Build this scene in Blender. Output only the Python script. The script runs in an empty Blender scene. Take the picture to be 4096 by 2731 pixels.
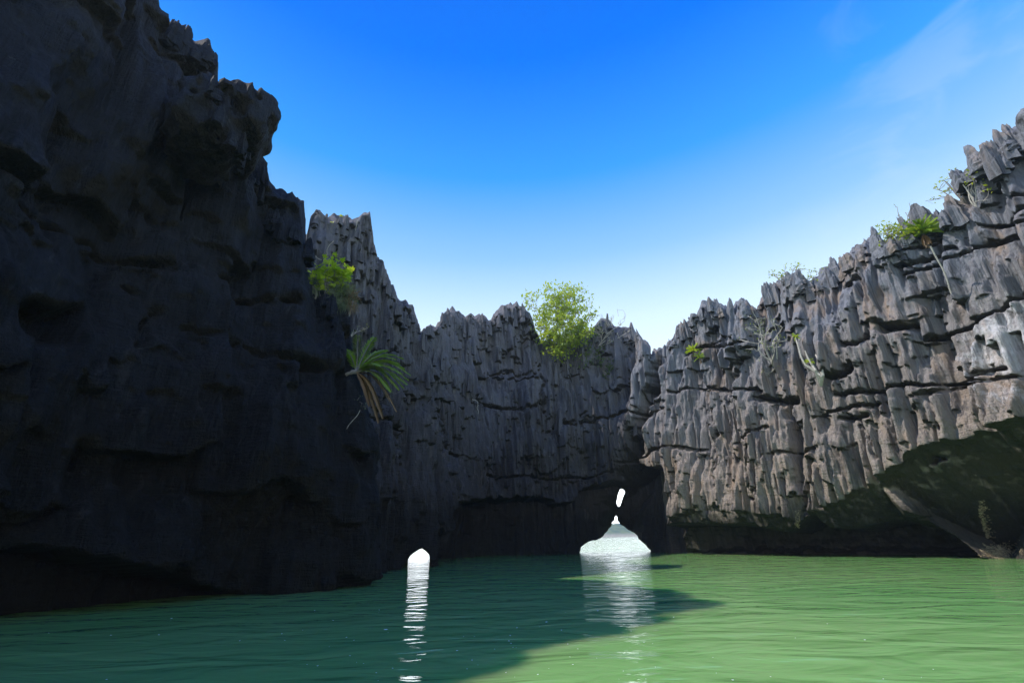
import bpy, math, random, time
import numpy as np
from mathutils import Vector, Matrix
from mathutils.bvhtree import BVHTree

R = math.radians
T00 = time.time()
rs = np.random.RandomState(7)
random.seed(7)
scene = bpy.context.scene
COL = scene.collection

# ------------------------------------------------------------------ camera
FPX = 1900.0; ROLL = R(1.3); PITCH = R(22.4); CAMH = 1.5
cam_data = bpy.data.cameras.new("camera")
cam = bpy.data.objects.new("camera", cam_data)
COL.objects.link(cam)
cam_data.sensor_width = 36.0
cam_data.lens = 36.0 * FPX / 4096.0
cam_data.clip_end = 20000.0
cam_data.clip_start = 0.05
fwd = Vector((0, math.cos(PITCH), math.sin(PITCH)))
upv = Vector((0, -math.sin(PITCH), math.cos(PITCH)))
rgt = Vector((1, 0, 0))
cx = rgt * math.cos(ROLL) - upv * math.sin(ROLL)
cy = rgt * math.sin(ROLL) + upv * math.cos(ROLL)
M = Matrix((cx, cy, -fwd)).transposed().to_4x4()
M.translation = Vector((0, 0, CAMH))
cam.matrix_world = M
scene.camera = cam

# ------------------------------------------------------------------ light
SUN_AZ = -91.0     # degrees from +y, negative = to the left
SUN_EL = 51.0
sun_data = bpy.data.lights.new("sun", 'SUN')
sun_data.energy = 5.0
sun_data.angle = R(0.5)
sun_data.color = (1.0, 0.93, 0.84)
sun = bpy.data.objects.new("sun", sun_data)
COL.objects.link(sun)
sdir = Vector((math.sin(R(SUN_AZ)) * math.cos(R(SUN_EL)), math.cos(R(SUN_AZ)) * math.cos(R(SUN_EL)), math.sin(R(SUN_EL))))
sun.rotation_euler = sdir.to_track_quat('Z', 'Y').to_euler()
sun.location = sdir * 60

world = bpy.data.worlds.new("World")
scene.world = world
world.use_nodes = True
nt = world.node_tree
nt.nodes.clear()
def N(t, typ, **kw):
    n = t.nodes.new(typ)
    for k, v in kw.items():
        setattr(n, k, v)
    return n
sky = N(nt, "ShaderNodeTexSky", sky_type='NISHITA', sun_disc=False)
sky.sun_elevation = R(SUN_EL)
sky.sun_rotation = R(SUN_AZ)
sky.air_density = 1.0; sky.dust_density = 0.6; sky.ozone_density = 2.0
tc = N(nt, "ShaderNodeTexCoord")
sep = N(nt, "ShaderNodeSeparateXYZ")
nt.links.new(tc.outputs["Generated"], sep.inputs[0])
# colour grade of the sky by elevation (deep saturated blue overhead, pale haze low down)
ramp = N(nt, "ShaderNodeValToRGB")
el = ramp.color_ramp.elements
SKY = [(0.0, (3.6, 3.8, 3.9)), (0.10, (2.8, 3.0, 3.1)), (0.20, (1.9, 2.1, 2.2)), (0.30, (1.05, 1.25, 1.42)), (0.41, (0.78, 1.02, 1.25)), (0.53, (0.33, 0.66, 1.1)), (0.66, (0.05, 0.40, 1.09)), (0.80, (0.0, 0.21, 1.07)), (1.0, (0.0, 0.13, 0.85))]
for i, (p, c) in enumerate(SKY):
    e = el[i] if i < 2 else el.new(p)
    e.position = p
    e.color = (c[0] / 4, c[1] / 4, c[2] / 4, 1)
nt.links.new(sep.outputs["Z"], ramp.inputs[0])
# thin cirrus on the right
mp = N(nt, "ShaderNodeMapping"); mp.inputs["Scale"].default_value = (1.6, 1.6, 4.2); mp.inputs["Rotation"].default_value = (0.3, 0.5, 0.2)
nz = N(nt, "ShaderNodeTexNoise"); nz.inputs["Scale"].default_value = 3.6; nz.inputs["Detail"].default_value = 7; nz.inputs["Roughness"].default_value = 0.55; nz.inputs["Distortion"].default_value = 0.6
nt.links.new(tc.outputs["Generated"], mp.inputs[0]); nt.links.new(mp.outputs[0], nz.inputs[0])
cr = N(nt, "ShaderNodeMapRange", interpolation_type='SMOOTHSTEP'); cr.inputs[1].default_value = 0.47; cr.inputs[2].default_value = 0.68; cr.inputs[4].default_value = 0.15
nt.links.new(nz.outputs[0], cr.inputs[0])
side = N(nt, "ShaderNodeMapRange", interpolation_type='SMOOTHSTEP'); side.inputs[1].default_value = 0.42; side.inputs[2].default_value = 0.62
nt.links.new(sep.outputs["X"], side.inputs[0])
mul = N(nt, "ShaderNodeMath", operation='MULTIPLY')
nt.links.new(cr.outputs[0], mul.inputs[0]); nt.links.new(side.outputs[0], mul.inputs[1])
scl = N(nt, "ShaderNodeVectorMath", operation='SCALE'); scl.inputs[3].default_value = 4.0
nt.links.new(ramp.outputs[0], scl.inputs[0])
mixc = N(nt, "ShaderNodeMix", data_type='RGBA'); mixc.inputs[7].default_value = (0.80, 0.93, 1.1, 1)
nt.links.new(mul.outputs[0], mixc.inputs[0]); nt.links.new(scl.outputs[0], mixc.inputs[6])
# physical sky, at strength 0.1, blended with the graded colour
bgn = N(nt, "ShaderNodeBackground"); bgn.inputs[1].default_value = 0.1
s10 = N(nt, "ShaderNodeVectorMath", operation='SCALE'); s10.inputs[3].default_value = 10.0
nt.links.new(mixc.outputs[2], s10.inputs[0])
mx2 = N(nt, "ShaderNodeMix", data_type='RGBA'); mx2.inputs[0].default_value = 0.96
nt.links.new(sky.outputs[0], mx2.inputs[6]); nt.links.new(s10.outputs[0], mx2.inputs[7])
nt.links.new(mx2.outputs[2], bgn.inputs[0])
wo = N(nt, "ShaderNodeOutputWorld")
nt.links.new(bgn.outputs[0], wo.inputs[0])

scene.view_settings.view_transform = 'Standard'
scene.view_settings.look = 'None'
scene.view_settings.exposure = 0.0
scene.view_settings.gamma = 1.0
scene.view_settings.use_curve_mapping = False
scene.render.engine = 'CYCLES'
scene.cycles.max_bounces = 5
scene.cycles.diffuse_bounces = 2
scene.cycles.glossy_bounces = 3
scene.cycles.transmission_bounces = 3
scene.cycles.caustics_reflective = False
scene.cycles.caustics_refractive = False
scene.cycles.use_denoising = True

# ------------------------------------------------------------------ pixel helpers (photograph pixels, 4096 x 2731)
def ray(X, Y):
    x = (X - 2048.0) / FPX; y = (1365.5 - Y) / FPX
    a = x * math.cos(ROLL) + y * math.sin(ROLL); b = -x * math.sin(ROLL) + y * math.cos(ROLL)
    return np.array([a, math.cos(PITCH) - b * math.sin(PITCH), math.sin(PITCH) + b * math.cos(PITCH)])
def proj(x, y, z):
    z = z - CAMH
    f = y * math.cos(PITCH) + z * math.sin(PITCH)
    u = -y * math.sin(PITCH) + z * math.cos(PITCH)
    f = np.maximum(f, 1e-3)
    a = x / f; b = u / f
    xx = a * math.cos(ROLL) - b * math.sin(ROLL); yy = a * math.sin(ROLL) + b * math.cos(ROLL)
    return 2048 + FPX * xx, 1365.5 - FPX * yy
V = 4096 / 2352.0
def azte(X, Y):
    d = ray(X, Y)
    return math.degrees(math.atan2(d[0], d[1])), d[2] / math.hypot(d[0], d[1])

# ------------------------------------------------------------------ materials
def new_mat(name):
    m = bpy.data.materials.new(name); m.use_nodes = True
    t = m.node_tree
    b = t.nodes["Principled BSDF"]
    return m, t, b
def vmath(t, op, a, b=None):
    n = N(t, "ShaderNodeVectorMath", operation=op)
    for i, v in enumerate((a, b)):
        if v is None: continue
        if isinstance(v, tuple): n.inputs[i].default_value = v
        else: t.links.new(v, n.inputs[i])
    return n.outputs[0]
def fmath(t, op, a, b=None, c=None):
    n = N(t, "ShaderNodeMath", operation=op)
    for i, v in enumerate((a, b, c)):
        if v is None: continue
        if isinstance(v, (int, float)): n.inputs[i].default_value = v
        else: t.links.new(v, n.inputs[i])
    return n.outputs[0]
def noise(t, vec, scale, detail=4, rough=0.55, dist=0.0):
    n = N(t, "ShaderNodeTexNoise"); n.inputs["Scale"].default_value = scale; n.inputs["Detail"].default_value = detail
    n.inputs["Roughness"].default_value = rough; n.inputs["Distortion"].default_value = dist
    t.links.new(vec, n.inputs["Vector"])
    return n.outputs[0]
def mixrgb(t, f, a, b, mode='MIX'):
    n = N(t, "ShaderNodeMix", data_type='RGBA', blend_type=mode)
    for i, v in ((0, f), (6, a), (7, b)):
        if isinstance(v, (int, float)): n.inputs[i].default_value = v
        elif isinstance(v, tuple): n.inputs[i].default_value = v if len(v) == 4 else v + (1,)
        else: t.links.new(v, n.inputs[i])
    return n.outputs[2]
def maprange(t, v, a, b, c=0.0, d=1.0):
    n = N(t, "ShaderNodeMapRange"); t.links.new(v, n.inputs[0])
    for i, k in ((1, a), (2, b), (3, c), (4, d)): n.inputs[i].default_value = k
    return n.outputs[0]

def rock_material(name, base, warm, dark, light, warm_z=(3.0, 11.0), bump=0.35, streak=0.5, algae_shade=(0.018, 0.016, 0.010), gran=1.0, shade_belt=(3.2, 1.4), stain=0.25, lichen=False):
    m, t, b = new_mat(name)
    g = N(t, "ShaderNodeNewGeometry"); P = g.outputs["Position"]; NRM = g.outputs["Normal"]
    sp = N(t, "ShaderNodeSeparateXYZ"); t.links.new(P, sp.inputs[0]); Z = sp.outputs["Z"]
    sn = N(t, "ShaderNodeSeparateXYZ"); t.links.new(NRM, sn.inputs[0])
    big = noise(t, P, 0.35, 4, 0.6)
    med = noise(t, vmath(t, 'MULTIPLY', P, (1.0, 1.0, 0.35)), 2.2, 5, 0.65)
    fine = noise(t, P, 9.0, 5, 0.7)
    strk = noise(t, vmath(t, 'MULTIPLY', P, (1.0, 1.0, 0.07)), 4.5, 4, 0.6, 0.3)
    layer = noise(t, vmath(t, 'MULTIPLY', P, (0.35, 0.35, 2.4)), 3.6, 5, 0.65, 0.2)
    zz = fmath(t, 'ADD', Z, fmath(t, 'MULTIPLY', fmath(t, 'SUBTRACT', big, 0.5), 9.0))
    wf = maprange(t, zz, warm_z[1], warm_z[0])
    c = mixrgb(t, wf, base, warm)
    c = mixrgb(t, fmath(t, 'MULTIPLY', maprange(t, strk, 0.48, 0.72), streak), c, dark)
    c = mixrgb(t, fmath(t, 'MULTIPLY', maprange(t, med, 0.56, 0.78), 0.45), c, light)
    c = mixrgb(t, fmath(t, 'MULTIPLY', maprange(t, fine, 0.50, 0.75), 0.38 * gran), c, dark)
    # pale lichen and fresh breaks in blotches
    blot = noise(t, P, 1.1, 6, 0.72, 0.6)
    c = mixrgb(t, fmath(t, 'MULTIPLY', maprange(t, blot, 0.63, 0.70), 0.55), c, light)
    if lichen:
        ds = N(t, "ShaderNodeVectorMath", operation='DISTANCE'); ds.name = "lichen_centre"; t.links.new(P, ds.inputs[0])
        lf_ = fmath(t, 'ADD', ds.outputs["Value"], fmath(t, 'MULTIPLY', fmath(t, 'SUBTRACT', blot, 0.5), 9.0))
        c = mixrgb(t, fmath(t, 'MULTIPLY', maprange(t, lf_, 2.4, 1.0), 0.75), c, (0.60, 0.60, 0.62))
    # rusty mineral stains and black runs of seepage
    rust = noise(t, vmath(t, 'MULTIPLY', P, (1.0, 1.0, 0.45)), 0.55, 4, 0.6, 0.8)
    c = mixrgb(t, fmath(t, 'MULTIPLY', maprange(t, rust, 0.52, 0.66), stain), c, tuple(warm[i] * k for i, k in enumerate((1.05, 0.86, 0.66))))
    run = noise(t, vmath(t, 'MULTIPLY', P, (1.0, 1.0, 0.05)), 1.6, 3, 0.6, 0.4)
    c = mixrgb(t, fmath(t, 'MULTIPLY', maprange(t, run, 0.56, 0.66), 0.65), c, tuple(x * 0.55 for x in dark))
    # overhanging rock painted near-black for cave shade, tinged algae brown
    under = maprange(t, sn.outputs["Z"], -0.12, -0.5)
    c = mixrgb(t, fmath(t, 'MULTIPLY', under, 0.85), c, algae_shade)
    # tidal band above the waterline, darkened further to paint the caves' shade
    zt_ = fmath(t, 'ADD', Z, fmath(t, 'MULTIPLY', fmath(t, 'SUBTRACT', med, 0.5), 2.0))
    c = mixrgb(t, fmath(t, 'MULTIPLY', maprange(t, zt_, shade_belt[0], shade_belt[1]), 0.8), c, (0.012, 0.012, 0.011))
    t.links.new(c, b.inputs["Base Color"])
    b.inputs["Roughness"].default_value = 0.85
    b.inputs["Specular IOR Level"].default_value = 0.25
    hgt = fmath(t, 'ADD', fmath(t, 'MULTIPLY', fmath(t, 'MULTIPLY', layer, 0.75), maprange(t, zz, 13.0, 4.0, 0.15, 1.0)), fmath(t, 'ADD', fmath(t, 'MULTIPLY', fine, 0.40), fmath(t, 'MULTIPLY', med, 0.9)))
    hgt = fmath(t, 'ADD', hgt, fmath(t, 'MULTIPLY', strk, 1.3))
    bn = N(t, "ShaderNodeBump"); bn.inputs["Strength"].default_value = 1.0; bn.inputs["Distance"].default_value = bump
    t.links.new(hgt, bn.inputs["Height"]); t.links.new(bn.outputs[0], b.inputs["Normal"])
    return m
MAT_RIGHT = rock_material("karst_grey", (0.185, 0.196, 0.225), (0.31, 0.26, 0.215), (0.07, 0.07, 0.08), (0.46, 0.43, 0.39), warm_z=(5.0, 15.5), bump=0.20, shade_belt=(3.6, 2.2), stain=0.5, lichen=True)
MAT_CENTRE = rock_material("karst_slate", (0.145, 0.145, 0.165), (0.05, 0.045, 0.044), (0.035, 0.035, 0.042), (0.27, 0.245, 0.225), warm_z=(5.0, 17.0), bump=0.20, shade_belt=(4.4, 2.8))
MAT_LEFT = rock_material("karst_dark_shade", (0.016, 0.021, 0.034), (0.010, 0.0092, 0.0090), (0.005, 0.006, 0.0075), (0.075, 0.078, 0.085), warm_z=(3.0, 11.0), bump=0.36, gran=1.6)  # left cliff's deep shade is put into its rock colours

# ------------------------------------------------------------------ water
def water_material():
    m, t, b = new_mat("lagoon_water")
    g = N(t, "ShaderNodeNewGeometry"); P = g.outputs["Position"]
    big = noise(t, P, 0.12, 3, 0.5)
    col = mixrgb(t, maprange(t, big, 0.35, 0.65), (0.115, 0.285, 0.075), (0.17, 0.33, 0.095))
    t.links.new(col, b.inputs["Base Color"])
    b.inputs["Roughness"].default_value = 0.03
    b.inputs["IOR"].default_value = 1.40
    b.inputs["Subsurface Weight"].default_value = 1.0
    b.inputs["Subsurface Radius"].default_value = (0.5, 1.0, 0.55)
    b.inputs["Subsurface Scale"].default_value = 3.0
    w1 = noise(t, vmath(t, 'MULTIPLY', P, (0.55, 1.2, 1.0)), 0.95, 3, 0.45, 0.9)
    w2 = noise(t, vmath(t, 'MULTIPLY', P, (0.6, 1.5, 1.0)), 3.6, 3, 0.5, 0.5)
    w3 = noise(t, vmath(t, 'MULTIPLY', P, (0.8, 1.3, 1.0)), 14.0, 2, 0.5, 0.2)
    h = fmath(t, 'ADD', fmath(t, 'MULTIPLY', w1, 0.115), fmath(t, 'ADD', fmath(t, 'MULTIPLY', w2, 0.011), fmath(t, 'MULTIPLY', w3, 0.0007)))
    bn = N(t, "ShaderNodeBump"); bn.inputs["Strength"].default_value = 1.0; bn.inputs["Distance"].default_value = 1.0
    t.links.new(h, bn.inputs["Height"]); t.links.new(bn.outputs[0], b.inputs["Normal"])
    # body colour below, mirror of the surroundings above: the mirror takes over towards grazing view
    b.inputs["Specular IOR Level"].default_value = 0.0
    gl = N(t, "ShaderNodeBsdfGlossy"); gl.inputs["Roughness"].default_value = 0.04
    t.links.new(bn.outputs[0], gl.inputs["Normal"])
    f1 = N(t, "ShaderNodeFresnel"); f1.inputs[0].default_value = 1.333
    f2 = N(t, "ShaderNodeFresnel"); f2.inputs[0].default_value = 1.333; t.links.new(bn.outputs[0], f2.inputs["Normal"])
    f = fmath(t, 'ADD', fmath(t, 'MULTIPLY', f1.outputs[0], 0.55), fmath(t, 'MULTIPLY', f2.outputs[0], 0.45))
    mx = N(t, "ShaderNodeMixShader"); t.links.new(f, mx.inputs[0]); t.links.new(b.outputs[0], mx.inputs[1]); t.links.new(gl.outputs[0], mx.inputs[2])
    t.links.new(mx.outputs[0], t.nodes["Material Output"].inputs[0])
    return m
MAT_WATER = water_material()
def mesh_obj(name, verts, faces, mat, parent=None, smooth=True, loc=None):
    me = bpy.data.meshes.new(name)
    verts = np.asarray(verts, dtype=np.float32).reshape(-1, 3)
    if isinstance(faces, np.ndarray) and faces.ndim == 2:
        k = faces.shape[1]
        me.vertices.add(len(verts)); me.vertices.foreach_set("co", verts.ravel())
        me.loops.add(faces.size); me.loops.foreach_set("vertex_index", faces.ravel().astype(np.int32))
        me.polygons.add(len(faces)); me.polygons.foreach_set("loop_start", np.arange(0, faces.size, k, dtype=np.int32))
        me.polygons.foreach_set("loop_total", np.full(len(faces), k, dtype=np.int32))
        me.update(calc_edges=True)
    else:
        me.from_pydata([tuple(map(float, v)) for v in verts], [], [tuple(int(i) for i in f) for f in faces])
    if smooth: me.polygons.foreach_set("use_smooth", np.ones(len(me.polygons), dtype=bool))
    me.materials.append(mat)
    me.update()
    o = bpy.data.objects.new(name, me)
    COL.objects.link(o)
    if parent is not None: o.parent = parent
    if loc is not None: o.location = loc
    return o
def tag(o, label=None, cat=None, group=None, kind=None):
    if label: o["label"] = label
    if cat: o["category"] = cat
    if group: o["group"] = group
    if kind: o["kind"] = kind
    return o
# one sheet of water out to the horizon
gx = np.array([-9000, -800, -120, -30, -10, 0, 10, 30, 120, 800, 9000.0])
gy = np.array([-9000, -800, -60, -10, 0, 10, 30, 60, 150, 900, 9000.0])
wv = [(x, y, 0.0) for y in gy for x in gx]
wf_ = [(j * 11 + i, j * 11 + i + 1, (j + 1) * 11 + i + 1, (j + 1) * 11 + i) for j in range(10) for i in range(10)]
tag(mesh_obj("water", wv, wf_, MAT_WATER, smooth=False), kind="structure")

# ------------------------------------------------------------------ cliff engine
def smooth_path(pts, step):
    pts = np.array(pts, float)
    seg = np.r_[0, np.cumsum(np.hypot(*np.diff(pts, axis=0).T))]
    u = np.arange(0, seg[-1], 0.05)
    x = np.interp(u, seg, pts[:, 0]); y = np.interp(u, seg, pts[:, 1])
    k = np.exp(-0.5 * (np.arange(-60, 61) * 0.05 / 1.0) ** 2); k /= k.sum()
    x = np.convolve(np.pad(x, 60, mode='reflect', reflect_type='odd'), k, 'valid'); y = np.convolve(np.pad(y, 60, mode='reflect', reflect_type='odd'), k, 'valid')
    s = np.r_[0, np.cumsum(np.hypot(np.diff(x), np.diff(y)))]
    S = np.arange(0, s[-1], step)
    X = np.interp(S, s, x); Y = np.interp(S, s, y)
    tx = np.gradient(X, S); ty = np.gradient(Y, S); L = np.hypot(tx, ty)
    return S, X, Y, ty / L, -tx / L
def vnoise(shape, cell, rng):
    """smooth value noise in -1..1 on a grid, by repeated interpolation of a coarse random grid"""
    if np.isscalar(cell): cell = [cell] * len(shape)
    cs = [int(math.ceil(n / c)) + 2 for n, c in zip(shape, cell)]
    a = rng.uniform(-1, 1, cs).astype(np.float32)
    for ax, (n, c) in enumerate(zip(shape, cell)):
        p = np.arange(n, dtype=np.float32) / c; i = p.astype(int); f = p - i; f = f * f * (3 - 2 * f)
        sh = [1] * len(shape); sh[ax] = n; f = f.reshape(sh).astype(np.float32)
        a = np.take(a, i, axis=ax) * (1 - f) + np.take(a, i + 1, axis=ax) * f
    return a
def fbm(shape, cell, rng, octaves=4, gain=0.5):
    if np.isscalar(cell): cell = [cell] * len(shape)
    out = 0; amp = 1.0; c = list(cell)
    for _ in range(octaves):
        if max(c) < 1.5: break
        out = out + amp * vnoise(shape, [max(x, 1.0) for x in c], rng); amp *= gain; c = [x / 2 for x in c]
    return out
def blur2(a, n):
    k = np.ones(2 * n + 1, np.float32) / (2 * n + 1)
    for ax in (0, 1):
        a = np.apply_along_axis(lambda v: np.convolve(np.pad(v, n, mode='edge'), k, 'valid'), ax, a)
    return a
def blade_layer(ns, nz, vox, tier, w, p, rng, dens=1.3, taper=0.45, lean=0.0, wob=1.0, sharp=1.0):
    """2-D relief made of upright rock blades: pointed tops, cut-off feet, stacked in beds"""
    h = np.zeros((ns, nz), np.float32)
    z = -2.0
    bedw = [vnoise((ns,), [6.0 / vox], rng) * wob for _ in range(3)]
    k = 0
    while z < nz * vox + 1:
        th = rng.uniform(*tier)
        warp = bedw[k % 3]; k += 1
        nb = int(ns * vox / ((w[0] + w[1]) * 0.5) * dens)
        s0 = rng.uniform(0, ns * vox, nb)
        for sc in s0:
            ww = rng.uniform(*w) * 0.5 * rng.uniform(0.75, 1.5)
            pp = rng.uniform(*p)
            si = int(min(max(sc / vox, 0), ns - 1))
            zb = z + warp[si] + (0 if rng.rand() < 0.10 else rng.uniform(-0.5, 0.5) * th)
            zt = zb + th * rng.uniform(0.7, 1.75)
            i0 = max(int((sc - 1.3 * ww) / vox), 0); i1 = min(int((sc + 1.3 * ww) / vox) + 2, ns)
            j0 = max(int(zb / vox), 0); j1 = min(int(zt / vox) + 1, nz)
            if i1 <= i0 or j1 <= j0: continue
            S = (np.arange(i0, i1) * vox - sc)[:, None]; Z = (np.arange(j0, j1) * vox)[None, :]
            t = np.clip((zt - Z) / ((zt - zb) * taper), 0, 1) ** 0.65
            sk = rng.uniform(-0.35, 0.35)
            u = (S - lean * (Z - zb)) / (ww * (0.12 + 0.88 * t))
            a = np.where(u > sk, (u - sk) / (1 - sk), (sk - u) / (1 + sk))
            prof = np.clip(1 - np.clip(a, 0, 1.2) ** (1.1 * sharp), 0, 1) * 0.52 + 0.48 * (a < 1)
            val = pp * prof * (0.35 + 0.65 * t) * np.clip(1.0 - 0.25 * (Z - zb) / (zt - zb), 0, 1)
            jag = (0.10 + 0.25 * rng.rand()) * ww * np.sin(S / ww * rng.uniform(2, 6) + rng.uniform(0, 6))
            val = val * ((Z - zb) > (jag + 0.02))
            sub = h[i0:i1, j0:j1]
            np.maximum(sub, val.astype(np.float32), out=sub)
        z += th
    return h
def spire_layer(ns, nd, vox, hgt, w, rng, dens=1.0):
    """relief of a pinnacled crest in plan: knife ridges and spikes"""
    h = np.zeros((ns, nd), np.float32)
    nb = int(ns * nd * vox * vox / (w[0] * w[1] * 4) * dens)
    for _ in range(nb):
        sc = rng.uniform(0, ns * vox); dc = rng.uniform(0, nd * vox)
        ws = rng.uniform(*w); wd = ws * rng.uniform(0.7, 2.4); hh = rng.uniform(*hgt) * rng.uniform(0.5, 1.0)
        r = max(ws, wd)
        i0 = max(int((sc - r) / vox), 0); i1 = min(int((sc + r) / vox) + 2, ns); j0 = max(int((dc - r) / vox), 0); j1 = min(int((dc + r) / vox) + 2, nd)
        if i1 <= i0 or j1 <= j0: continue
        an = rng.uniform(-0.6, 0.6); ca, sa = math.cos(an), math.sin(an)
        S = (np.arange(i0, i1) * vox - sc)[:, None]; D = (np.arange(j0, j1) * vox - dc)[None, :]
        a = np.abs((S * ca + D * sa) / ws); b = np.abs((-S * sa + D * ca) / wd)
        v = hh * np.clip(1.0 - np.maximum(a, b) ** 0.85, 0, 1) ** 0.8
        sub = h[i0:i1, j0:j1]; np.maximum(sub, v.astype(np.float32), out=sub)
    return h
def poly_sd(poly, X, Y):
    """signed distance in pixels to a polygon, positive inside"""
    poly = np.array(poly, float); d = np.full(X.shape, 1e9); ins = np.zeros(X.shape, bool)
    for i in range(len(poly)):
        x0, y0 = poly[i]; x1, y1 = poly[(i + 1) % len(poly)]
        ex, ey = x1 - x0, y1 - y0; L2 = ex * ex + ey * ey + 1e-9
        t = np.clip(((X - x0) * ex + (Y - y0) * ey) / L2, 0, 1)
        d = np.minimum(d, np.hypot(X - x0 - t * ex, Y - y0 - t * ey))
        c = ((y0 > Y) != (y1 > Y)) & (X < (x1 - x0) * (Y - y0) / (y1 - y0 + 1e-12) + x0)
        ins ^= c
    return np.where(ins, d, -d)
def surface_nets(Fv):
    s = Fv > 0
    nx, ny, nz = s.shape
    cnt = np.zeros((nx - 1, ny - 1, nz - 1), np.uint8)
    for a in (0, 1):
        for b in (0, 1):
            for c in (0, 1):
                cnt += s[a:nx - 1 + a, b:ny - 1 + b, c:nz - 1 + c]
    act = (cnt > 0) & (cnt < 8)
    I = np.argwhere(act)
    idx = np.full(act.shape, -1, np.int32); idx[act] = np.arange(len(I), dtype=np.int32)
    acc = np.zeros((len(I), 3), np.float32); n = np.zeros(len(I), np.float32)
    corners = {}
    for a in (0, 1):
        for b in (0, 1):
            for c in (0, 1):
                corners[a, b, c] = Fv[I[:, 0] + a, I[:, 1] + b, I[:, 2] + c]
    for k0 in corners:
        for ax in range(3):
            if k0[ax] == 1: continue
            k1 = list(k0); k1[ax] = 1; k1 = tuple(k1)
            f0, f1 = corners[k0], corners[k1]
            m = (f0 > 0) != (f1 > 0)
            t = np.where(m, f0 / np.where(f0 - f1 == 0, 1, f0 - f1), 0)
            p = np.zeros((len(I), 3), np.float32); p += np.array(k0, np.float32); p[:, ax] = t
            acc += p * m[:, None]; n += m
    vert = I + acc / n[:, None]
    quads = []
    for ax in range(3):
        o = [x for x in range(3) if x != ax]
        sl0 = [slice(1, -1)] * 3; sl1 = [slice(1, -1)] * 3
        sl0[ax] = slice(0, -1); sl1[ax] = slice(1, None)
        A = s[tuple(sl0)]; B = s[tuple(sl1)]
        for flip, msk in ((False, A & ~B), (True, B & ~A)):
            J = np.argwhere(msk)
            if len(J) == 0: continue
            J = J.copy()
            for k in o: J[:, k] += 1
            def cell(du, dv):
                K = J.copy(); K[:, o[0]] += du; K[:, o[1]] += dv
                return idx[K[:, 0], K[:, 1], K[:, 2]]
            q = [cell(-1, -1), cell(0, -1), cell(0, 0), cell(-1, 0)]
            if (ax == 1) != flip: q = q[::-1]
            quads.append(np.stack(q, 1))
    return vert, np.concatenate(quads)

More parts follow.
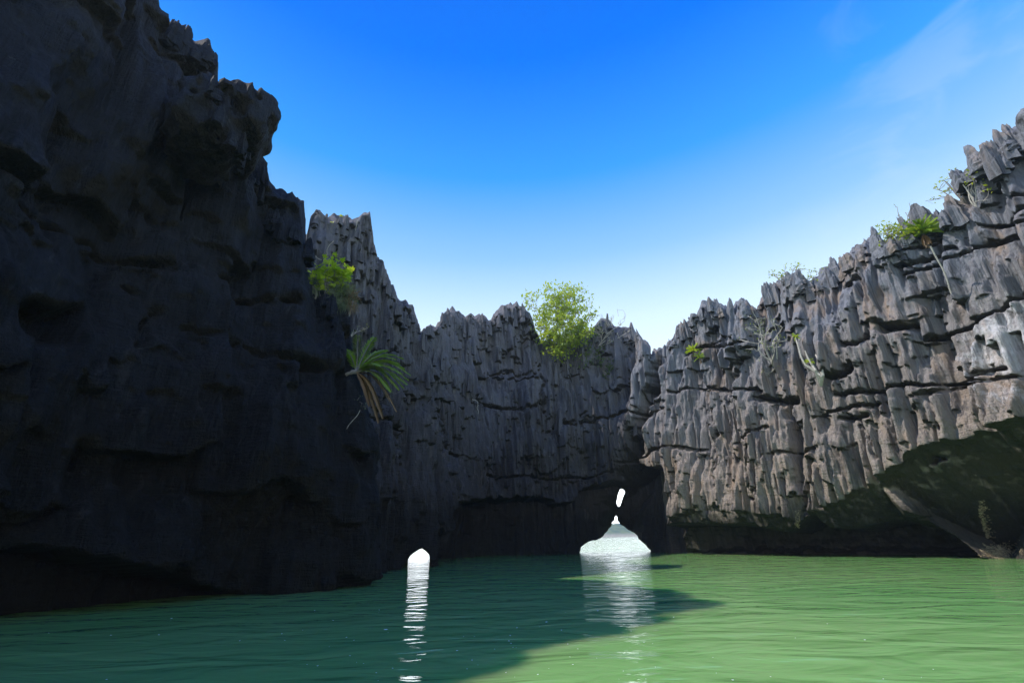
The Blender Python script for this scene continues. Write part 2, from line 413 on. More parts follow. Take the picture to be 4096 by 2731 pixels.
class Cliff:
    def __init__(self, path, vox, ztop, dmin, dmax, seed):
        self.vox = vox; self.dmin = dmin
        self.S, self.X, self.Y, self.NX, self.NY = smooth_path(path, vox)
        self.ns = len(self.S); self.nz = int((ztop + 1.0) / vox); self.nd = int((dmax - dmin) / vox)
        self.z = np.arange(self.nz) * vox - 1.0
        self.d = np.arange(self.nd) * vox + dmin
        self.rng = np.random.RandomState(seed)
        self.az = np.degrees(np.arctan2(self.X, self.Y)); self.r = np.hypot(self.X, self.Y)
        self.PX, self.PY = proj(self.X[:, None] + 0 * self.z[None, :], self.Y[:, None] + 0 * self.z[None, :], 0 * self.X[:, None] + self.z[None, :])
        self.WX = self.X[:, None] + self.NX[:, None] * self.d[None, :]; self.WY = self.Y[:, None] + self.NY[:, None] * self.d[None, :]
    def to_world(self, v):
        u = v[:, 0]; i = np.arange(self.ns)
        d = v[:, 1] * self.vox + self.dmin
        x = np.interp(u, i, self.X) + np.interp(u, i, self.NX) * d
        y = np.interp(u, i, self.Y) + np.interp(u, i, self.NY) * d
        return np.stack([x, y, v[:, 2] * self.vox - 1.0], 1)
    def volume(self, h, T, noise_amp=0.10, noise_cell=0.5, kz=0.45):
        F = (h[:, None, :] - self.d[None, :, None]).astype(np.float32)
        G = (T[:, :, None] - self.z[None, None, :]).astype(np.float32) * kz
        F = np.minimum(F, G)
        c = noise_cell / self.vox
        F += noise_amp * (1.0 - 2.6 * np.abs(vnoise(F.shape, (c, c, c * 1.8), self.rng))) + noise_amp * 0.5 * vnoise(F.shape, (c / 2.2, c / 2.2, c / 2), self.rng)
        return F
    def cut(self, F, polys):
        for poly in polys:
            p = np.array(poly, float)
            azs = [azte(a, b)[0] for a, b in poly]
            cols = (np.degrees(np.arctan2(self.WX, self.WY)) > min(azs) - 2.5) & (np.degrees(np.arctan2(self.WX, self.WY)) < max(azs) + 2.5)
            if not cols.any(): continue
            ii, jj = np.nonzero(cols)
            X, Y = proj(self.WX[ii, jj][:, None] + 0 * self.z[None], self.WY[ii, jj][:, None] + 0 * self.z[None], 0 * ii[:, None] + self.z[None, :])
            sd = poly_sd(poly, X, Y) * (np.hypot(self.WX[ii, jj], self.WY[ii, jj]) / FPX)[:, None]
            wx = self.WX[ii, jj][:, None]; wy = self.WY[ii, jj][:, None]; wz = self.z[None, :]
            big_open = 1.0 if len(poly) > 12 else 0.25
            rag = 0.04 + big_open * 0.07 * np.sin(wx * 3.1 + wz * 5.3 + wy) * np.sin(wz * 7.7 - wx * 4.1) + big_open * 0.05 * np.sin(wx * 9.3 - wz * 11.1) * np.sin(wz * 13.0 + wy * 6.0)
            F[ii, jj, :] = np.minimum(F[ii, jj, :], (-sd + rag * (np.hypot(wx, wy) / 45)).astype(np.float32))
        return F
    def mesh(self, F, name, mat, i0=0, i1=None):
        sub = F[i0:i1].copy()
        sub[0] = -0.1; sub[-1] = -0.1; sub[:, 0] = -0.1; sub[:, -1] = -0.1; sub[:, :, -1] = -0.1
        v, q = surface_nets(sub)
        n = len(v); lab = np.arange(n)
        E0 = np.concatenate([q[:, 0], q[:, 1], q[:, 2]]); E1 = np.concatenate([q[:, 1], q[:, 2], q[:, 3]])
        for _ in range(60):
            m_ = np.minimum(lab[E0], lab[E1]); new = lab.copy()
            np.minimum.at(new, E0, m_); np.minimum.at(new, E1, m_); new = new[new]; new = new[new]
            if (new == lab).all(): break
            lab = new
        size = np.bincount(lab, minlength=n); big_ = lab == np.argmax(size)
        keep = (size[lab[q[:, 0]]] > 4000)
        qv = v[q]
        keep &= ~((qv[:, :, 1].max(1) < 1.2) | (qv[:, :, 2].max(1) < 0.35 / self.vox))
        q = q[keep]
        used = np.zeros(n, bool); used[q.ravel()] = True
        remap = np.cumsum(used) - 1; v = v[used]; q = remap[q]
        v = v.astype(np.float64); v[:, 0] += i0
        w = self.to_world(v)
        # plain rear face, down to below the water, so that no daylight enters the rock from behind
        step = 8; hi = len(F) if i1 is None else min(i1, len(F))
        jj = list(range(i0, hi - 1, step)) + [hi - 1]
        zb_ = [(self.z[np.nonzero(F[j, 1:6].max(0) > 0)[0][-1]] if (F[j, 1:6].max(0) > 0).any() else 0.5) for j in jj]
        nb_ = len(w); bx = np.array([[self.X[j] + self.NX[j] * (self.dmin + 0.15), self.Y[j] + self.NY[j] * (self.dmin + 0.15)] for j in jj])
        # openings keep their way through: skip where the tunnel passes at sea level
        open_ = [F[j, 1:6, int(1.5 / self.vox)].max() <= 0 for j in jj]
        w = np.concatenate([w, np.c_[bx, np.full(len(jj), -1.0)], np.c_[bx, np.array(zb_)]])
        n_ = len(jj)
        q = np.concatenate([q, np.array([(nb_ + a, nb_ + a + 1, nb_ + n_ + a + 1, nb_ + n_ + a) for a in range(n_ - 1) if not (open_[a] or open_[a + 1])], dtype=q.dtype).reshape(-1, 4)])
        o = mesh_obj(name, w, q, mat)
        o["kind"] = "structure"
        BV.append(BVHTree.FromPolygons([tuple(x) for x in w.tolist()], q.tolist()))
        return o
BV = []
def smooth01(x): x = np.clip(x, 0, 1); return x * x * (3 - 2 * x)

def carve_line(h, PX, PY, line, width, depth, power=2):
    dm = np.full(PX.shape, 1e9)
    for (x0, y0), (x1, y1) in zip(line[:-1], line[1:]):
        ex, ey = x1 - x0, y1 - y0
        t = np.clip(((PX - x0) * ex + (PY - y0) * ey) / (ex * ex + ey * ey), 0, 1)
        dm = np.minimum(dm, np.hypot(PX - x0 - t * ex, PY - y0 - t * ey))
    return h - depth * np.exp(-(dm / width) ** power)
RIGHT_ARCH = [(2466, 2052), (2474, 2085), (2499, 2105), (2522, 2120), (2545, 2131), (2560, 2156), (2576, 2166), (2590, 2182), (2606, 2200), (2612, 2300), (2312, 2300), (2315, 2210), (2320, 2187), (2335, 2172), (2351, 2160), (2384, 2157), (2405, 2145), (2428, 2120), (2443, 2100), (2452, 2072), (2459, 2056)]
SLOT = [(2485, 1928), (2494, 1952), (2503, 1966), (2491, 1995), (2487, 2013), (2480, 2026), (2467, 2033), (2464, 2008), (2469, 1977), (2478, 1955)]
LEFT_ARCH = [(1675, 2192), (1690, 2189), (1708, 2200), (1718, 2215), (1724, 2240), (1721, 2300), (1721, 2420), (1520, 2420), (1545, 2340), (1590, 2298), (1606, 2270), (1620, 2245), (1640, 2215), (1655, 2204)]
GAP = [(2596, 1300), (2618, 1300), (2614, 1380), (2606, 1440), (2598, 1440), (2602, 1385)]

def skyline(pts, az):
    a = sorted(azte(x * V, y * V) for x, y in pts)
    return np.interp(az, [p[0] for p in a], [p[1] for p in a])

def crest(c, pts, dref, a0, a1, za, zb, flat=2.2):
    """height of the crest over the plan of the wall: the outline holds for the first metres back, then falls away"""
    rr = np.hypot(c.WX, c.WY); aa = np.degrees(np.arctan2(c.WX, c.WY))
    z = CAMH + rr * skyline(pts, aa)
    z = np.where((aa < a0) & (z > za), za, z); z = np.where(aa < a0 - 1.5, za, z); z = np.where(aa > a1, zb, z)
    back = np.clip((dref[:, None] - flat) - c.d[None, :], 0, 20)
    jb = np.clip(((dref - flat - c.dmin) / c.vox).astype(int), 0, c.nd - 1)
    zr = z[np.arange(c.ns), jb][:, None]
    return np.where(back > 0, zr - back * 0.8, z)

# ------------------------------------------------------------------ centre and right cliffs (one ring of rock, split at the cleft)
path = [(-24, 13), (-18, 18), (-12, 22), (-6.5, 26), (-4.9, 31), (-4.3, 36), (-3.4, 40.5), (-1.2, 42.8), (3.5, 43.6), (9.0, 44.6), (12.4, 41.0), (15.5, 35), (19.5, 29.5), (22.5, 24.5), (24, 18), (24, 9), (23, 0)]
c = Cliff(path, 0.085, 26.4, -7.2, 3.2, 11)
ns, nz, nd, vox, rng = c.ns, c.nz, c.nd, c.vox, c.rng
SKYC = [(600, 500), (680, 500), (697, 520), (712, 500), (735, 485), (760, 500), (780, 505), (800, 500), (822, 508), (835, 490), (850, 484), (858, 560), (868, 600), (880, 612), (893, 650), (906, 672), (911, 700), (930, 702), (947, 712), (958, 748), (964, 772), (975, 765), (985, 752), (1010, 758), (1016, 727), (1040, 715), (1060, 728), (1110, 730), (1122, 745), (1140, 715), (1160, 702), (1205, 706), (1225, 745), (1240, 785), (1300, 790), (1360, 760), (1372, 745), (1400, 735), (1413, 755), (1430, 748), (1450, 747), (1465, 768), (1480, 785), (1495, 800), (1499, 825), (1503, 805), (1530, 800), (1560, 750), (1600, 725), (1612, 702), (1640, 692), (1665, 705), (1678, 715), (1690, 695), (1718, 696), (1735, 710), (1765, 665), (1800, 640), (1835, 634), (1860, 650), (1880, 645), (1900, 618), (1930, 608), (1950, 608), (1956, 578), (1985, 552), (2010, 545), (2040, 560), (2070, 550), (2095, 505), (2130, 500), (2180, 480), (2205, 465), (2215, 400), (2225, 375), (2260, 355), (2300, 358), (2305, 320), (2352, 268), (2420, 230), (2600, 180)]
te = skyline(SKYC, c.az)
Zt = CAMH + c.r * te
Zt = np.where(c.az < -27, 14.0, Zt)
Zt = np.where(c.az > 62, 17.5, Zt)
isR = c.az > 15.8
Zc, Sg = np.meshgrid(c.z, c.S)
AZ = c.az[:, None]
# how far the face leans back with height
leanmax = np.interp(c.az, [-30, -18, -5, 8, 16, 22, 40, 60], [0.5, 0.8, 1.8, 2.2, 1.2, 2.2, 2.8, 2.5])
lean = leanmax[:, None] * np.clip(c.z[None, :] / Zt[:, None], 0, 1.1) ** 1.6
dref = -leanmax
# re-aim the crest so that its front edge (at d = dref) carries the traced outline
fx = c.X + c.NX * dref; fy = c.Y + c.NY * dref
rr = np.hypot(fx, fy); aa = np.degrees(np.arctan2(fx, fy))
Zt = np.where((aa >= -27) & (aa <= 62), CAMH + rr * skyline(SKYC, aa), Zt)
big = fbm((ns, nz), (4.0 / vox, 6.0 / vox), rng, 4) * 0.75
sc_r = np.interp(c.az, [-28, -14, -8, 5, 15, 18, 60], [0.55, 0.6, 0.85, 0.95, 1.0, 1.15, 1.1])[:, None]
L1 = blade_layer(ns, nz, vox, (5.0, 10.0), (0.9, 2.2), (0.4, 1.1), rng, 1.5, 0.55)
L2 = blade_layer(ns, nz, vox, (2.8, 6.5), (0.28, 0.75), (0.28, 0.8), rng, 1.7, 0.4, sharp=0.8)
L3 = blade_layer(ns, nz, vox, (0.9, 2.6), (0.2, 0.42), (0.10, 0.34), rng, 1.2, 0.3)
def rills(cs, cz, amp):
    n = np.abs(vnoise((ns, nz), (cs / vox, cz / vox), rng) + 0.35 * vnoise((ns, nz), (cs / vox / 2, cz / vox / 3), rng))
    return amp * (1 - np.clip(n * 2.2, 0, 1) ** 0.8)
rl = rills(0.6, 7.0, 0.30) + rills(0.36, 4.5, 0.20) + rills(1.4, 10.0, 0.5)
h = -1.15 - lean + big + (L1 + L2) * sc_r + L3 * 0.9 + rl
# bedding cracks: thin horizontal slots
for k in range(3):
    zb = rng.uniform(6, 20); w_ = vnoise((ns,), [5 / vox], rng) * 0.7 + vnoise((ns,), [1.2 / vox], rng) * 0.18
    on = smooth01(vnoise((ns,), [3 / vox], rng) * 3)
    thk = 0.09 + 0.09 * np.clip(vnoise((ns,), [1.5 / vox], rng), 0, 1)
    h -= (0.55 * on[:, None]) * np.exp(-((Zc - (zb + w_)[:, None]) / thk[:, None]) ** 4)
PX, PY = c.PX, c.PY
jx = fbm((ns, nz), (0.8 / vox, 0.8 / vox), rng, 3) * 14
# shaded recess low on the centre wall
e0 = np.interp(PX, [1700, 1770, 1800, 1830, 1900, 2100, 2300, 2330, 2480, 2520, 2640, 2662, 2672], [2360, 2200, 2060, 2010, 1980, 1985, 2000, 1960, 1900, 1850, 1860, 1900, 2200])
m0 = smooth01((PY + jx - e0) / 14)
h = h * (1 - m0 * 0.6) - m0 * np.interp(PX, [1750, 1900, 2300, 2480, 2640], [1.2, 3.2, 2.8, 3.4, 3.6])
# foot of the lit right wall, hanging over the sea caves
e1 = np.interp(PX, [2660, 2690, 2800, 3000, 3130, 3200, 3240, 3270, 3490, 3570, 3700, 3900, 4096, 4700], [2200, 2058, 2050, 2040, 2070, 2080, 2045, 2035, 1930, 1870, 1790, 1730, 1665, 1500])
e2 = np.interp(PX, [2660, 2700, 3000, 3120, 3240, 3300, 3400, 3560, 3640, 3730, 3860, 3870, 4096, 4700], [2090, 2095, 2090, 2130, 2055, 2112, 2100, 2075, 2110, 2160, 2225, 2600, 2600, 2600])
m1 = smooth01((PY + jx - e1) / 12) * (PX > 2655)
m2 = smooth01((PY + jx * 0.6 - e2) / 12) * (PX > 2655)
dep1 = np.interp(PX, [2660, 3200, 3500, 3800, 4096], [1.0, 1.2, 3.0, 5.0, 5.6])
h = h * (1 - 0.7 * m1) - m1 * dep1 * (0.10 + 0.90 * np.clip((PY + jx - e1) / np.maximum(2235 - e1, 40), 0, 1))
h = h * (1 - 0.5 * m2) - m2 * np.interp(PX, [2660, 2900, 3500, 3860], [2.2, 3.8, 4.0, 2.5])
# slanting rib that still catches the sun, and barnacled pillar edge at the far right
rib = np.clip(poly_sd([(3495, 1945), (3560, 1965), (3640, 2040), (3650, 2060), (3590, 2068), (3540, 2010)], PX, PY) / 30, 0, 1)
h = np.maximum(h, np.where(rib > 0, -0.9 + 0.6 * rib, -99))
rib2 = np.clip(poly_sd([(3290, 2050), (3420, 1985), (3500, 1945), (3600, 1990), (3680, 2070), (3800, 2160), (3930, 2260), (3850, 2260), (3740, 2165), (3640, 2108), (3540, 2080), (3400, 2112), (3310, 2115)], PX + jx, PY + jx) / 30, 0, 1)
h = np.maximum(h, np.where(rib2 > 0, -3.0 + 1.1 * smooth01(rib2), -99))
knob = np.clip(poly_sd([(2900, 2075), (3135, 2062), (3150, 2100), (3110, 2130), (3000, 2110), (2910, 2100)], PX, PY) / 25, 0, 1)
h = np.maximum(h, np.where(knob > 0, -1.2 + 0.7 * knob, -99))
pil = np.clip(poly_sd([(3905, 1860), (3990, 1870), (4080, 1900), (4500, 1900), (4500, 2400), (3880, 2400), (3900, 2190), (3925, 2120), (3905, 2030), (3915, 1950)], PX, PY) / 60, 0, 1)
h = np.maximum(h, np.where(pil > 0, -4.2 + 1.3 * smooth01(pil), -99))
# traced clefts, hollows and bedding cracks
jy = fbm((ns, nz), (1.1 / vox, 1.1 / vox), rng, 4) * 16
for ln, w_, dp in (
    ([(2903, 1395), (2900, 1480), (2893, 1570)], 11, 1.6), ([(3125, 1620), (3150, 1720), (3185, 1860), (3215, 2040)], 17, 2.0), ([(3232, 1830), (3262, 1960), (3285, 2030)], 9, 1.0),
    ([(3300, 1505), (3345, 1480), (3400, 1470)], 20, 1.6), ([(3000, 1590), (3080, 1600), (3180, 1600)], 14, 1.3), ([(3500, 1305), (3560, 1300), (3600, 1290)], 16, 1.6),
    ([(3640, 1345), (3740, 1310), (3830, 1265), (3930, 1200), (4000, 1150), (4100, 1110)], 9, 1.6), ([(3330, 1580), (3480, 1560), (3620, 1545), (3720, 1530), (3850, 1500), (3950, 1470)], 8, 1.2),
    ([(3780, 880), (3870, 860), (3950, 805), (4050, 735)], 8, 1.3), ([(3880, 760), (3960, 735), (4040, 690)], 10, 1.3), ([(2640, 1560), (2760, 1545), (2890, 1560), (3020, 1560)], 7, 0.9),
    ([(3320, 1120), (3360, 1125), (3400, 1105)], 12, 1.0), ([(3400, 1000), (3480, 990), (3560, 985), (3630, 950)], 6, 0.9), ([(2660, 1400), (2760, 1375), (2860, 1370), (2950, 1350)], 6, 0.8),
    ([(2280, 1695), (2370, 1670), (2440, 1660), (2560, 1650), (2640, 1610)], 8, 0.9), ([(1930, 1600), (2010, 1625), (2100, 1640), (2180, 1600)], 8, 0.8), ([(2180, 1720), (2280, 1690), (2340, 1640)], 8, 0.8),
    ([(2020, 1250), (2060, 1265), (2110, 1255)], 14, 1.0), ([(1980, 1480), (2060, 1470), (2150, 1475)], 8, 0.7), ([(2175, 1440), (2185, 1560), (2190, 1640)], 9, 0.9), ([(1620, 1290), (1700, 1400), (1740, 1530), (1760, 1640)], 9, 0.7),
    ([(1600, 1600), (1640, 1720), (1650, 1900)], 22, 1.5), ([(1800, 1550), (1815, 1700), (1800, 1850)], 12, 0.9), ([(2470, 1380), (2480, 1500), (2500, 1600)], 9, 0.7), ([(3430, 1700), (3480, 1760), (3510, 1830)], 8, 0.6), ([(3690, 1560), (3740, 1640), (3760, 1710)], 9, 0.7), ([(2990, 1780), (3000, 1900), (3010, 2000)], 8, 0.7), ([(2800, 1650), (2830, 1800), (2850, 1950)], 8, 0.7)):
    h = carve_line(h, PX + jy, PY + jy * 0.8, ln, w_ * 0.85, dp * 0.75)
for k in range(5):
    x0 = rng.uniform(2620, 4150); y0 = rng.uniform(900, 1900); L_ = rng.uniform(60, 200)
    h = carve_line(h, PX + jy, PY + jy, [(x0, y0), (x0 + L_ * 0.5, y0 - L_ * rng.uniform(0.0, 0.3)), (x0 + L_, y0 - L_ * rng.uniform(0.1, 0.45))], rng.uniform(4, 8), rng.uniform(0.4, 1.0))
# the cleft between centre and right cliffs
cl = np.interp(PY, [1250, 1400, 1500, 1800, 1900, 1960, 2060], [2608, 2603, 2590, 2535, 2500, 2485, 2470])
wid = np.interp(PY, [1250, 1450, 1600, 1900, 2060], [7, 9, 14, 22, 20])
h -= 3.2 * np.exp(-((PX + jx * 0.3 - cl) / wid) ** 2) * (PY > 1250)
# crest
sp = spire_layer(ns, nd, vox, (0.3, 1.15), (0.2, 0.6), rng, 1.6)
h = np.maximum(h, c.dmin + 1.2)
T = crest(c, SKYC, dref, -27, 62, 14.0, 17.5) - 0.45 + sp
T += vnoise((ns, nd), (1.5 / vox, 1.5 / vox), rng) * 0.25
F = c.volume(h, T, 0.05, 0.45, 0.5)
F = c.cut(F, [RIGHT_ARCH, SLOT, GAP, LEFT_ARCH])
isplit = int(np.argmin(np.abs(c.az - 14.0) + (c.S < 20) * 99))
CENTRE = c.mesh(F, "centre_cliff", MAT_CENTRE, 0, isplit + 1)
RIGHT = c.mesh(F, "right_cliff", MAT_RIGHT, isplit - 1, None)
ccr = c
del F
print("centre/right", time.time() - T00, len(CENTRE.data.polygons), len(RIGHT.data.polygons))

# ------------------------------------------------------------------ left cliff
path = [(-6, -16), (-9, -8), (-10.5, 0), (-11.4, 7), (-11.2, 11.5), (-9.3, 15.6), (-6.6, 18.2), (-5.6, 20.5), (-7.5, 23.5), (-12, 25.5)]
c = Cliff(path, 0.10, 22.5, -6.0, 2.6, 23)
ns, nz, nd, vox, rng = c.ns, c.nz, c.nd, c.vox, c.rng
SKYL = [(0, -150), (200, -60), (300, -30), (345, -10), (362, 0), (364, 30), (380, 52), (384, 88), (420, 100), (445, 104), (475, 95), (487, 135), (499, 150), (501, 225), (530, 245), (585, 330), (600, 375), (607, 385), (618, 440), (650, 455), (680, 470), (694, 492), (697, 545), (700, 640), (728, 684), (755, 690), (780, 712), (800, 745), (806, 790), (812, 880), (835, 960), (868, 1000), (880, 1100)]
leanmax = np.interp(c.az, [-60, -45, -30, -22, -15], [2.0, 2.0, 1.4, 0.9, 0.4])
leanmax = np.where(c.Y < 0, 1.5, leanmax)
dref = -leanmax
fx = c.X + c.NX * dref; fy = c.Y + c.NY * dref
rr = np.hypot(fx, fy); aa = np.degrees(np.arctan2(fx, fy))
Zt = CAMH + rr * skyline(SKYL, aa)
Zt = np.where((aa < -50) | (fy < 0), 15.6, Zt)
endm = c.S > c.S[-1] - 6.0
Zt = np.where(endm & (aa < -16), 7.5, Zt)
Zc, Sg = np.meshgrid(c.z, c.S)
lean = leanmax[:, None] * np.clip(c.z[None, :] / np.maximum(Zt, 4)[:, None], 0, 1.1) ** 1.4
big = fbm((ns, nz), (4.5 / vox, 6.0 / vox), rng, 4, 0.55) * 0.75
L1 = blade_layer(ns, nz, vox, (3.5, 6.5), (2.0, 4.2), (0.5, 1.5), rng, 1.3, 0.5, sharp=1.4)
L2 = blade_layer(ns, nz, vox, (2.2, 4.6), (0.6, 1.4), (0.25, 0.7), rng, 1.5, 0.5, sharp=1.1)
L3 = blade_layer(ns, nz, vox, (1.0, 2.2), (0.22, 0.5), (0.06, 0.24), rng, 1.4, 0.6)
h = -1.1 - lean + big + L1 + L2 + L3 * 0.8 + rills(1.3, 8.0, 0.5) + rills(0.55, 3.5, 0.22) + 0.05 * fbm((ns, nz), (0.5 / vox, 0.3 / vox), rng, 3)
PX, PY = c.PX, c.PY
jx = fbm((ns, nz), (0.8 / vox, 0.8 / vox), rng, 3) * 18
e1 = np.interp(PX, [-900, 0, 300, 700, 1000, 1100, 3000], [2150, 2190, 2200, 2300, 2370, 2500, 2700])
e1 = np.where(c.Y[:, None] < 8, 2185, e1)
m1 = np.where(c.Y[:, None] > 4, smooth01((PY + jx - e1) / 16), smooth01((1.1 - Zc) / 0.3))
h = h * (1 - 0.6 * m1) - 2.4 * m1 * np.interp(c.az, [-45, -30, -24], [1, 0.8, 0.0])[:, None]
# the dark pocket with its round shadowed mouth
pk = np.clip(poly_sd([(120, 1190), (230, 1165), (330, 1200), (440, 1180), (480, 1195), (470, 1260), (400, 1390), (200, 1400), (110, 1330)], PX, PY) / 70, 0, 1)
h -= 1.5 * smooth01(pk)
# long slanting cracks
for ln in ([(790, 1310), (860, 1340), (1000, 1370), (1150, 1440), (1300, 1480)], [(370, 860), (560, 930), (640, 1000), (760, 1030)], [(950, 1090), (1000, 1150), (1080, 1170), (1200, 1180)], [(30, 560), (220, 700), (300, 860)], [(640, 1130), (700, 1240), (620, 1380)]):
    dmin = np.full(PX.shape, 1e9)
    for (x0, y0), (x1, y1) in zip(ln[:-1], ln[1:]):
        ex, ey = x1 - x0, y1 - y0
        t = np.clip(((PX - x0) * ex + (PY - y0) * ey) / (ex * ex + ey * ey), 0, 1)
        dmin = np.minimum(dmin, np.hypot(PX + jx - x0 - t * ex, PY + jx - y0 - t * ey))
    h -= 0.75 * np.exp(-(dmin / 13) ** 2)
sp = spire_layer(ns, nd, vox, (0.4, 1.3), (0.2, 0.6), rng, 1.2)
h = np.maximum(h, c.dmin + 1.2)
T = crest(c, SKYL, dref, -66, -14, 15.6, 6.0) - 0.30 + sp
T = np.where((c.Y < 0)[:, None], 15.3 + sp, T)
F = c.volume(h, T, 0.11, 0.8, 0.5)
# overhanging knob near the top
kp = ray(560 * V, 290 * V); kr = 16.3; kp = kp / math.hypot(kp[0], kp[1]) * kr
kz_ = kp[2] + CAMH
rel = []
for (ox, oz, rx, rz) in ((-0.05, -0.15, 0.8, 0.72), (-0.9, -0.4, 1.0, 0.75), (0.42, 0.1, 0.55, 0.48), (0.25, -0.65, 0.42, 0.5), (-1.0, -1.3, 1.0, 0.8)):
    ax_ = np.array([kp[1], -kp[0]]) / kr
    cxk, cyk = kp[0] + ax_[0] * ox, kp[1] + ax_[1] * ox
    dx = (c.WX - cxk); dy = (c.WY - cyk)
    al = dx * ax_[0] + dy * ax_[1]; ac = dx * kp[0] / kr + dy * kp[1] / kr
    q = ((np.abs(al) / rx) ** 3)[:, :, None] + ((np.abs(ac) / 1.6) ** 3)[:, :, None] + (np.abs(c.z - kz_ - oz) / rz)[None, None, :] ** 3
    rel.append(0.6 * (1 - q ** (1 / 3.0)))
K = np.maximum.reduce(rel).astype(np.float32)
near = K > -0.6
K += 0.22 * (0.5 - np.abs(vnoise(F.shape, (5, 5, 8), rng))) + 0.06 * vnoise(F.shape, (2, 2, 2.5), rng)
F = np.where(near, np.maximum(F, K), F)
F = c.cut(F, [LEFT_ARCH])
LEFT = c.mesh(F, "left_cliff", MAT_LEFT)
cl_ = c
del F, K
print("left", time.time() - T00, len(LEFT.data.polygons))

def hit(X, Y, which=(0, 1, 2), far=200):
    """first rock surface met when looking along a photograph pixel"""
    d = Vector(ray(X, Y)).normalized(); o = Vector((0, 0, CAMH)); best = None
    for k in which:
        r_ = BV[k].ray_cast(o, d, far)
        if r_[0] is not None and (best is None or r_[3] < best[2]): best = (r_[0], r_[1], r_[3], k)
    return best


# a patch of pale lichen high on the right wall
lp_ = hit(4050, 1400, (1,))
if lp_: MAT_RIGHT.node_tree.nodes["lichen_centre"].inputs[1].default_value = lp_[0]
# ------------------------------------------------------------------ free blades and spikes of rock standing on the cliffs
def blade_mesh(name, mat, seed, teeth):
    r = random.Random(seed)
    nsec = 9; lev = 7; vs = []; fs = []
    prof = []
    for i in range(nsec):
        a = math.pi * 2 * i / nsec + r.uniform(-0.2, 0.2)
        rad = 0.5 * (r.uniform(0.62, 0.8) if i % 2 else r.uniform(0.9, 1.1))
        prof.append((math.cos(a) * rad, math.sin(a) * rad))
    bendx = r.uniform(-0.12, 0.12)
    for k in range(lev):
        t = k / (lev - 1)
        sc = (1 - t ** 2.4) * 0.62 + 0.38
        if t > 0.3 and r.random() < 0.35: sc *= r.uniform(0.72, 0.95)
        for i, (x, y) in enumerate(prof):
            w = sc * r.uniform(0.88, 1.12)
            zz = t + (r.uniform(-0.05, 0.05) if 0 < k < lev - 1 else (r.uniform(-0.16, 0.06) if k else 0)) + (r.uniform(-0.07, 0.03) if k == 0 else 0)
            vs.append((x * w + bendx * t * t + (r.uniform(-.02, .02)), y * w, zz))
    for k in range(lev - 1):
        for i in range(nsec):
            j = (i + 1) % nsec
            fs.append((k * nsec + i, k * nsec + j, (k + 1) * nsec + j, (k + 1) * nsec + i))
    fs.append(tuple(range((lev - 1) * nsec, lev * nsec)))
    fs.append(tuple(reversed(range(nsec))))
    me = bpy.data.meshes.new(name)
    me.from_pydata(vs, [], fs); me.materials.append(mat); me.update()
    return me
def scatter_blades(cliff, which, mat, spots, seed):
    r = random.Random(seed)
    protos = [blade_mesh("rock_blade", mat, seed * 31 + i, 1) for i in range(9)]
    n = 0
    for (X, Y, wpx, hpx, off) in spots:
        hp = hit(X, Y, (which,))
        if hp is None: continue
        p, nr, dist, _ = hp
        if which != 0 and False: continue
        m = dist / FPX
        out = Vector((nr.x, nr.y, 0))
        if out.length < 0.15: out = Vector((-p.x, -p.y, 0))
        out.normalize()
        o = bpy.data.objects.new("rock_blade", protos[r.randrange(9)])
        H = hpx * m; W = wpx * m
        o.location = p - out * (W * off) - Vector((0, 0, H * r.uniform(0.3, 0.5)))
        o.rotation_euler = (r.uniform(-.06, .06), r.uniform(-.07, .07), math.atan2(out.y, out.x) - math.pi / 2 + r.uniform(-.5, .5))
        o.scale = (W, W * r.uniform(0.8, 1.6), H)
        o.parent = cliff
        COL.objects.link(o); n += 1
    return n
rr_ = random.Random(5)
def skypx(pts, x): 
    return float(np.interp(x / V, [p[0] for p in pts], [p[1] for p in pts])) * V
spC = []; spR = []; spL = []
for i in range(110):
    X = rr_.uniform(1230, 2560); Y = skypx(SKYC, X) + rr_.uniform(10, 60) + (rr_.random() < 0.5) * rr_.uniform(0, 350)
    spC.append((X, Y, rr_.uniform(12, 26), rr_.uniform(35, 95), 0.15))
for i in range(110):
    X = rr_.uniform(2640, 4080); y0 = skypx(SKYC, X); y1 = float(np.interp(X, [2640, 3240, 3570, 4096], [2000, 1980, 1830, 1600]))
    face = False; Y = y0 + (40 + (y1 - y0 - 90) * rr_.random() if face else rr_.uniform(12, 60))
    s_ = float(np.interp(X, [2640, 4096], [0.8, 1.5])) * rr_.uniform(0.7, 1.4)
    spR.append((X, Y, 24 * s_, (85 if face else 42) * s_ * rr_.uniform(0.6, 1.7), 0.40 if face else 0.25))
for i in range(60):
    X = rr_.uniform(640, 1380)
    Y = float(np.interp(X, [640, 850, 880, 1060, 1080, 1210, 1390], [30, 200, 420, 700, 800, 900, 1290])) + rr_.uniform(15, 90)
    spL.append((X - 12, Y + 15, rr_.uniform(20, 44), rr_.uniform(45, 100), 0.35))
scatter_blades(CENTRE, 0, MAT_CENTRE, spC, 3); scatter_blades(RIGHT, 1, MAT_RIGHT, spR, 4); scatter_blades(LEFT, 2, MAT_LEFT, spL, 5)

